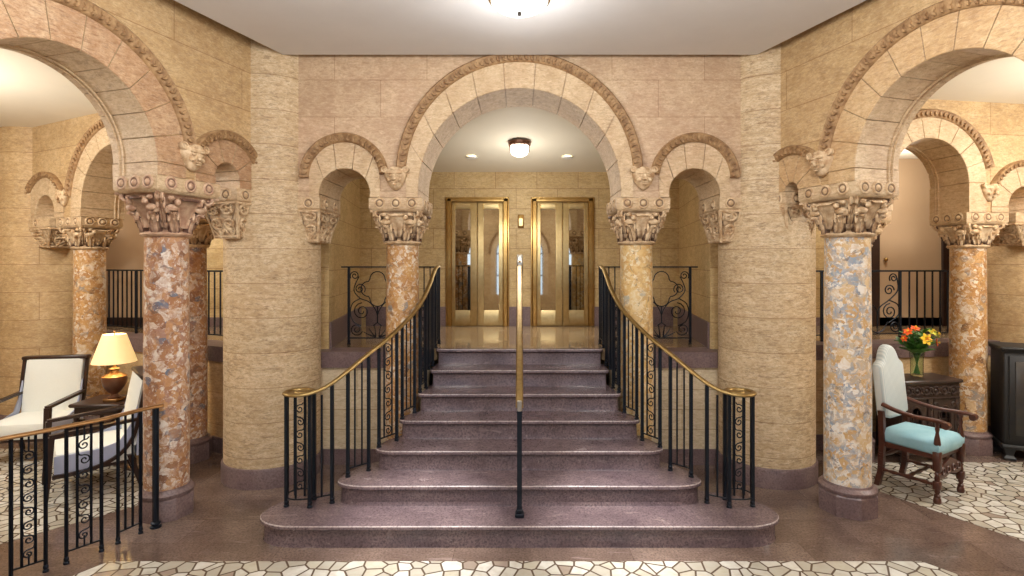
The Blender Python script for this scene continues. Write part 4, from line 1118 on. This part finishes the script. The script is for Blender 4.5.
for sx in (-1, 1):
    x = sx * (W - .02)
    mb = MB(); mb.lathe([(.026, 0), (.034, .02), (.03, .05), (.02, .06)], 14, Matrix.Translation(V(x, -D, 0))); mb.lathe(turn(.06, .30, .026), 14, Matrix.Translation(V(x, -D, 0)))
    mb.bbox((x - .03, -D - .03, .13), (x + .03, -D + .03, .20), .006); mb.bbox((x - .03, -D - .03, .29), (x + .03, -D + .03, .46), .006)
    B(mb, 'front_leg', M_turn)
    mb = MB(); mb.lathe([(.026, .46), (.014, .48), (.03, .53), (.022, .58), (.013, .63), (.02, .66), (.012, .69), (.022, .725)], 14, Matrix.Translation(V(x, -D, 0))); B(mb, 'arm_support', M_turn)
    mb = MB(); mb.loft([[V(x + a * .024, y + b * .024, z) for a, b in ((-1, -1), (1, -1), (1, 1), (-1, 1))] for z, y in ((0, D + .05), (.15, D + .015), (.45, D), (.68, D + .01), (.72, D + .015))]);
    mb.lathe(turn(.17, .33, .03), 14, Matrix.Translation(V(x, D + .01, 0))); B(mb, 'rear_leg', M_turn)
    arm = catmull([(x, D + .0, .785), (x + sx * .01, D - .12, .755), (x + sx * .02, -.05, .735), (x + sx * .03, -D, .74), (x + sx * .04, -D - .07, .735), (x + sx * .04, -D - .10, .71)], 6)
    mb = MB(); mb.sweep(arm, [(-.026, -.014), (.026, -.014), (.028, .006), (.015, .016), (-.015, .016), (-.028, .006)])
    mb.lathe([(.03, -.032), (.034, 0), (.03, .032)], 16, Matrix.Translation(V(x + sx * .04, -D - .09, .715)) @ Matrix.Rotation(PI / 2, 4, 'Y')); B(mb, 'armrest', M_turn)
    R = Matrix.Translation(V(x, -D, .165)) @ Matrix.Rotation(-PI / 2, 4, 'X')
    mb = MB(); mb.lathe([(.018, 0), (.018, .03), (.01, .05), (.02, .1), (.012, .15), (.022, .235), (.012, .32), (.02, .37), (.01, .42), (.018, .45), (.018, .5)], 12, R); B(mb, 'side_stretcher', M_turn)
mb = MB(); mb.lathe([(.016, 0), (.01, .06), (.02, .12), (.012, .18), (.022, .25), (.012, .32), (.02, .38), (.01, .44), (.016, .50)], 12, Matrix.Translation(V(-.25, .02, .165)) @ Matrix.Rotation(PI / 2, 4, 'Y')); B(mb, 'middle_stretcher', M_turn)
mb = MB()   # carved front stretcher: pierced scroll board
mb.loft([[V(x, -D - .012 + d, z) for x, z in ((-W + .03, .22), (-W + .05, .30), (-.1, .34), (0, .375), (.1, .34), (W - .05, .30), (W - .03, .22), (.12, .21), (0, .235), (-.12, .21))] for d in (0, .024)])
for u in (-.16, -.06, .06, .16): mb.torus((u, -D - .014, .275), .03, .01, (0, 1, 0), 14, 6)
B(mb, 'carved_stretcher', M_turn)
mb = MB(); mb.lathe([(.018, 0), (.012, .1), (.022, .25), (.012, .4), (.018, .5)], 12, Matrix.Translation(V(-.25, D + .03, .28)) @ Matrix.Rotation(PI / 2, 4, 'Y')); B(mb, 'rear_stretcher', M_turn)

# carved cabinet
ca = math.atan2(.15, .9887)
t = thing('carved_cabinet', 'dark carved oak cabinet with arched door openings, under the flower vase', 'cabinet', (4.35, 6.02, 0), ca)
B = lambda mb, nm, m, p=None, sm=40: mb.build(nm, m, p or t, smooth=sm, world=False)
cw, cd = .35, .17
mb = MB(); mb.bbox((-cw, -cd, .10), (cw, cd + .0, .12), .005); mb.box((-cw, -cd + .02, .12), (-cw + .03, cd, .85)); mb.box((cw - .03, -cd + .02, .12), (cw, cd, .85)); mb.box((-cw, cd - .02, .12), (cw, cd, .85)); mb.box((-cw + .03, -cd + .03, .44), (cw - .03, cd, .46))
B(mb, 'carcass', M_oak, None, 0)
mb = MB(); mb.bbox((-cw - .03, -cd - .03, .85), (cw + .03, cd + .02, .885), .012); B(mb, 'top', M_oak)
mb = MB(); mb.box((-cw, -cd, .69), (cw, -cd + .03, .85))
for k in range(6):
    x = -cw + .075 + k * (2 * cw - .15) / 5
    mb.torus((x, -cd - .004, .77), .042, .012, (0, 1, 0), 18, 6); mb.ball((x, -cd - .004, .77), (.02, .014, .02))
    mb.ball((x + .06, -cd - .002, .80), (.02, .012, .012)); mb.ball((x + .06, -cd - .002, .74), (.02, .012, .012))
mb.bbox((-cw, -cd - .012, .685), (cw, -cd + .01, .70), .004)
B(mb, 'carved_frieze', M_oak)
mb = MB()
for x in (-cw + .025, 0, cw - .025):
    mb.bbox((x - .03, -cd - .006, .12), (x + .03, -cd + .03, .69), .006)
    for z in (.2, .3, .4, .5, .6): mb.ball((x, -cd - .008, z), (.018, .014, .04))
B(mb, 'carved_stile', M_oak)
for x0 in (-cw / 2 + .0, cw / 2):
    dw = cw / 2 - .045
    poly = [(-dw, .13), (-dw, .68), (dw, .68), (dw, .13), (dw - .05, .13), (dw - .05, .2)] 
    # pierced door: frame with round-arched opening
    arch = [(-.075, .24), (-.075, .50)] + [(-.075 * math.cos(PI * i / 10), .50 + .10 * math.sin(PI * i / 10)) for i in range(1, 10)] + [(.075, .50), (.075, .24)]
    outer = [(-dw, .14), (-dw, .68), (dw, .68), (dw, .14)]
    tri = tessellate_polygon([[V(a, b, 0) for a, b in outer], [V(a, b, 0) for a, b in arch]])
    allp = outer + arch; n = len(allp)
    vs = [V(x0 + a, -cd + .005, z) for a, z in allp] + [V(x0 + a, -cd + .028, z) for a, z in allp]
    fs = [tuple(q) for q in tri] + [tuple(i + n for i in reversed(q)) for q in tri]
    for lo, hi in ((0, 4), (4, n)):
        for i in range(lo, hi):
            j = i + 1 if i + 1 < hi else lo; fs.append((i, j, j + n, i + n))
    mb = MB().add(vs, fs)
    mb.tube([V(x0 + a, -cd + .003, z) for a, z in arch], .010, 6)
    for a in (-.105, .105): mb.torus((x0 + a, -cd + .004, .62), .02, .008, (0, 1, 0), 12, 5)
    d = B(mb, 'door', M_oak)
    g = MB()
    for dx in (-.03, .03): g.tube([(x0 + dx, -cd + .015, .24), (x0 + dx, -cd + .015, .56)], .006, 6)
    B(g, 'grille', M_oak, d)
for x in (-cw + .04, cw - .04):
    for y in (-cd + .03, cd - .03):
        B(MB().lathe([(.02, 0), (.034, .03), (.03, .06), (.018, .08), (.028, .10)], 14, Matrix.Translation(V(x, y, 0))), 'foot', M_oak)

# vase and lilies
vx, vy, vz = 4.385, 6.07, .885
t = thing('glass_vase', 'clear glass vase on the carved cabinet, holding lilies', 'vase', (vx, vy, vz)); T = Matrix.Translation(V(vx, vy, vz))
MB().lathe([(.002, .0), (.058, .0), (.062, .01), (.062, .15), (.072, .27), (.068, .27), (.057, .15), (.055, .02), (.002, .018)], 32, T, cap=False).build('vessel', M_glass, t)
def lily(label, tip, mat, size, face, grp='lilies in the vase'):
    tip = V(*tip); t = thing('lily', label, 'flower', (vx, vy, vz + .03), 0, grp)
    base = V(vx + (tip.x - vx) * -.15, vy + (tip.y - vy) * -.15, vz + .03); neck = V(vx + (tip.x - vx) * .25, vy + (tip.y - vy) * .25, vz + .30)
    MB().tube(catmull([base, neck, tip], 8), .0045, 6).build('stem', M_leaf, t)
    f = Vector(face).normalized(); u = f.orthogonal().normalized(); w = f.cross(u); mb = MB()
    for k in range(6):
        a = k * PI / 3; d = u * math.cos(a) + w * math.sin(a); sd = f.cross(d)
        rows = []
        for j in range(6):
            v = j / 5; wd = size * .30 * math.sin(PI * (.12 + .86 * v)) ; rr = size * (v ** .8); hh = size * (.75 * v - .5 * v * v)
            c0 = tip + d * rr + f * hh
            rows.append([c0 - sd * wd, c0 + f * .004 - d * .0, c0 + sd * wd, c0 - f * .005])
        mb.loft(rows)
    mb.build('blossom', mat, t)
    mb = MB()
    for k in range(4):
        a = k * PI / 2; d = u * math.cos(a) + w * math.sin(a); e = tip + f * size * .8 + d * size * .2
        mb.tube([tip, e], .002, 4); mb.ball(e, .006, None, 6, 4)
    mb.build('stamen', M_orange if mat is M_yellow else M_yellow, t)
lily('open yellow lily low at the front of the bouquet', (vx - .0, vy - .13, vz + .42), M_yellow, .07, (0, -1, .3))
lily('orange lily at the top middle of the bouquet', (vx - .05, vy - .04, vz + .52), M_orange, .052, (-.1, -.6, .8))
lily('orange lily at the upper left of the bouquet', (vx - .14, vy - .06, vz + .49), M_orange, .05, (-.6, -.6, .6))
lily('greenish yellow lily bud at the upper right of the bouquet', (vx + .11, vy - .06, vz + .48), M_lemon, .06, (.3, -.5, .8))
lily('yellow lily bud at the far right tip of the bouquet', (vx + .19, vy - .03, vz + .46), M_lemon, .045, (.9, -.3, .5))
lily('small orange lily low on the right of the bouquet', (vx + .15, vy - .08, vz + .38), M_orange, .042, (.8, -.6, .1))
lily('small orange lily at the far left of the bouquet', (vx - .17, vy - .05, vz + .42), M_orange, .042, (-.9, -.4, .2))
for k in range(24):
    a = k * 2.4; R_ = .06 + .13 * ((k * 37) % 10) / 10; h = .34 + .20 * ((k * 53) % 10) / 10
    tip = V(vx + R_ * math.cos(a), vy + R_ * .8 * math.sin(a), vz + h)
    t = thing('leaf_stem', 'narrow green leafy stem in the glass vase', 'foliage', (vx, vy, vz + .03), 0, 'green stems in the vase')
    base = V(vx - .03 * math.cos(a), vy - .03 * math.sin(a), vz + .03); neck = V(vx + .035 * math.cos(a), vy + .035 * math.sin(a), vz + .25)
    pth = catmull([base, neck, tip], 6)
    MB().tube(pth, .0035, 5).build('stem', M_leaf, t)
    mb = MB()
    for j in range(6):
        p = pth[len(pth) // 2 + j] if len(pth) // 2 + j < len(pth) else pth[-1]
        b_ = a + j * 2.2; d = V(math.cos(b_), math.sin(b_) * .8, .7).normalized(); sd = d.cross(V(0, 0, 1)).normalized()
        L_ = .16
        mb.loft([[p + d * L_ * v - V(0, 0, .04 * v * v) + sd * (.026 * math.sin(PI * (.08 + .9 * v))) * s_ + V(0, 0, hh) for s_, hh in ((-1, 0), (0, -.004), (1, 0), (0, .003))] for v in (0, .25, .5, .75, 1)])
    mb.build('leaf', M_leaf, t)

# black chest
ang = -math.atan2(.44, .9)
t = thing('black_chest', 'black lacquered chest with painted door at the right edge', 'cabinet', (5.22, 5.95, 0), ang)
B = lambda mb, nm, m, p=None, sm=40: mb.build(nm, m, p or t, smooth=sm, world=False)
L_, dp = 1.05, .46
mb = MB(); mb.bbox((.02, .02, .16), (L_ - .02, dp, 1.19), .008); B(mb, 'carcass', M_black)
mb = MB(); mb.bbox((-.015, -.02, 1.19), (L_ + .015, dp + .01, 1.225), .012); mb.bbox((.0, .0, 1.17), (L_, dp, 1.19), .004); B(mb, 'top', M_black)
mb = MB(); mb.bbox((.0, .0, .12), (L_, dp, .17), .012); B(mb, 'base_molding', M_black)
for x0, x1 in ((.06, .51), (.54, .99)):
    mb = MB()
    mb.bbox((x0, .0, .22), (x1, .03, 1.13), .006)
    d = B(mb, 'door', M_black)
    mb = MB(); mb.bbox((x0 + .05, -.008, .28), (x1 - .05, .004, 1.07), .006); B(mb, 'door_panel', M_black2, d)
    mb = MB()
    for k in range(3): mb.torus(((x0 + x1) / 2, -.008, .45 + .22 * k), .06, .006, (0, 1, 0), 16, 5); mb.ball(((x0 + x1) / 2, -.008, .45 + .22 * k), (.03, .006, .03))
    mb.tube(catmull([((x0 + x1) / 2 + .05 * math.sin(i * 1.1), -.01, .3 + i * .075) for i in range(10)], 4), .006, 5); B(mb, 'painted_ornament', M_gold, d)
for x in (.03, L_ - .10):
    for y in (.01, dp - .09):
        mb = MB(); mb.loft([[V(x + a, y + b, z) for a, b in ((0 - i, 0 - i), (.08 + i, 0 - i), (.08 + i, .08 + i), (0 - i, .08 + i))] for z, i in ((0, .01), (.025, .014), (.05, -.008), (.09, .0), (.125, .01))]); B(mb, 'foot', M_black)

# ------------------------------------------------------------------ street side of the lobby (behind the camera)
YW = -3.6
FB = Frame((-6.0, YW), (1, 0), (0, -1))
ops = []
wb = arcade('wall_street', FB, 0, 12, 1.0, 4.58, .3, [dict(s=6 + x, R=.85, st=1.5, rw=.2, mw=.07, nv=9, clip=(6 + x - 1.2, 6 + x + 1.2)) for x in (-2.6, 0, 2.6)], M_side, 'b')
wall('wall_street_sill', (-6, YW), (6, YW), 0, 1.0, .3, M_side, -1)
for i, x in enumerate((-2.6, 0, 2.6)):
    pts = arc_pts(x, .87, 2.5, 1.0, 24)
    fb = MB(); fb.tube([V(a, YW - .15, z) for a, z in pts], .04, 6)
    for dx in (-.43, 0, .43): fb.bar((x + dx, YW - .15, 1.0), (x + dx, YW - .15, 2.5 + math.sqrt(max(0, .87 ** 2 - dx * dx))), .04)
    for z in (1.7, 2.5): fb.bar((x - .87, YW - .15, z), (x + .87, YW - .15, z), .04)
    w = struct(fb.build('window_%d' % (i + 1), M_wood, smooth=0))
    pg = MB(); tr = tessellate_polygon([[V(a, z, 0) for a, z in pts]]); m = len(pts)
    pg.add([V(a, YW - .17, z) for a, z in pts] + [V(a, YW - .19, z) for a, z in pts], [tuple(q) for q in tr] + [tuple(i_ + m for i_ in q) for q in tr])
    pg.build('pane', M_sky, w, smooth=0)

# ------------------------------------------------------------------ lights
def area(name, loc, rot, sx, sy, power, col, spread=None):
    d = bpy.data.lights.new(name, 'AREA'); d.shape = 'RECTANGLE'; d.size = sx; d.size_y = sy; d.energy = power; d.color = col
    if spread: d.spread = spread
    o = bpy.data.objects.new(name, d); COL.objects.link(o); o.location = loc; o.rotation_euler = rot; return o
def point(name, loc, power, col, r=.1):
    d = bpy.data.lights.new(name, 'POINT'); d.energy = power; d.color = col; d.shadow_soft_size = r
    o = bpy.data.objects.new(name, d); COL.objects.link(o); o.location = loc; return o
def spot(name, loc, tgt, power, col, size=70, blend=.6, r=.05):
    d = bpy.data.lights.new(name, 'SPOT'); d.energy = power; d.color = col; d.spot_size = math.radians(size); d.spot_blend = blend; d.shadow_soft_size = r
    o = bpy.data.objects.new(name, d); COL.objects.link(o); o.location = loc
    o.rotation_euler = (Vector(tgt) - Vector(loc)).to_track_quat('-Z', 'Y').to_euler(); return o
WARM = (1.0, .97, .92); WARM2 = (1.0, .80, .56); SOFT = (1.0, .985, .965)
for x, y, z, p in ((-1.9, -1.4, 3.4, 70), (1.9, -1.4, 3.4, 70), (-1.5, 2.3, 3.7, 105), (1.5, 2.3, 3.7, 105)):
    point('lobby_fill', (x, y, z), p, SOFT, .25)  # unseen omni fill added to light the lobby evenly, no fixtures modelled
for sg in (-1, 1): spot('lobby_downlight', (sg * .78, 3.5, ZC - .03), (sg * .80, 4.2, 0), 900, SOFT, 24, 1.0)
point('lobby_dome_lamp', (0, 4.06, ZC - .42), 18, SOFT, .15)
point('landing_lamp', (0, 7.0, zl(7.05) - .75), 24, WARM, .15)
for sg in (-1, 1): spot('landing_downlight', (sg * .66, 7.6, zl(7.6) - .03), (sg * .66, 7.5, 0), 70, WARM, 80)
point('left_lounge_fill', (-5.6, 4.4, 3.2), 165, WARM, .25)  # omni fill added out of view to brighten lounge walls and ceiling
point('right_lounge_fill', (5.5, 4.2, 3.2), 175, WARM, .25)  # same added fill for the right lounge, without a fixture
point('left_corridor_lamp', (-4.8, 7.5, 3.3), 40, WARM, .2)
point('right_corridor_lamp', (5.2, 7.4, 3.3), 45, WARM, .2)
spot('right_lounge_downlight', (4.5, 4.3, 3.87), (4.5, 4.8, 0), 110, WARM, 50)
point('table_lamp_bulb', (lx, ly, lz + .56), 7, WARM2, .04)

wd = bpy.data.worlds.new('World'); sc.world = wd; wd.use_nodes = True
wd.node_tree.nodes['Background'].inputs[0].default_value = (.75, .82, 1.0, 1); wd.node_tree.nodes['Background'].inputs[1].default_value = .5

# ------------------------------------------------------------------ camera
cam = bpy.data.cameras.new('Camera'); co = bpy.data.objects.new('Camera', cam); COL.objects.link(co)
co.location = (0, 0, CAMZ); co.rotation_euler = (PI / 2, 0, 0)
cam.sensor_width = 36; cam.lens = 550 / 1024 * 36; cam.shift_x = -7.5 / 1024; cam.shift_y = -24 / 1024; cam.clip_start = .05
sc.camera = co
sc.view_settings.view_transform = 'Standard'; sc.view_settings.look = 'None'; sc.view_settings.gamma = 1; sc.view_settings.use_curve_mapping = False
sc.view_settings.exposure = 0.17
sc.cycles.max_bounces = 8; sc.cycles.diffuse_bounces = 5
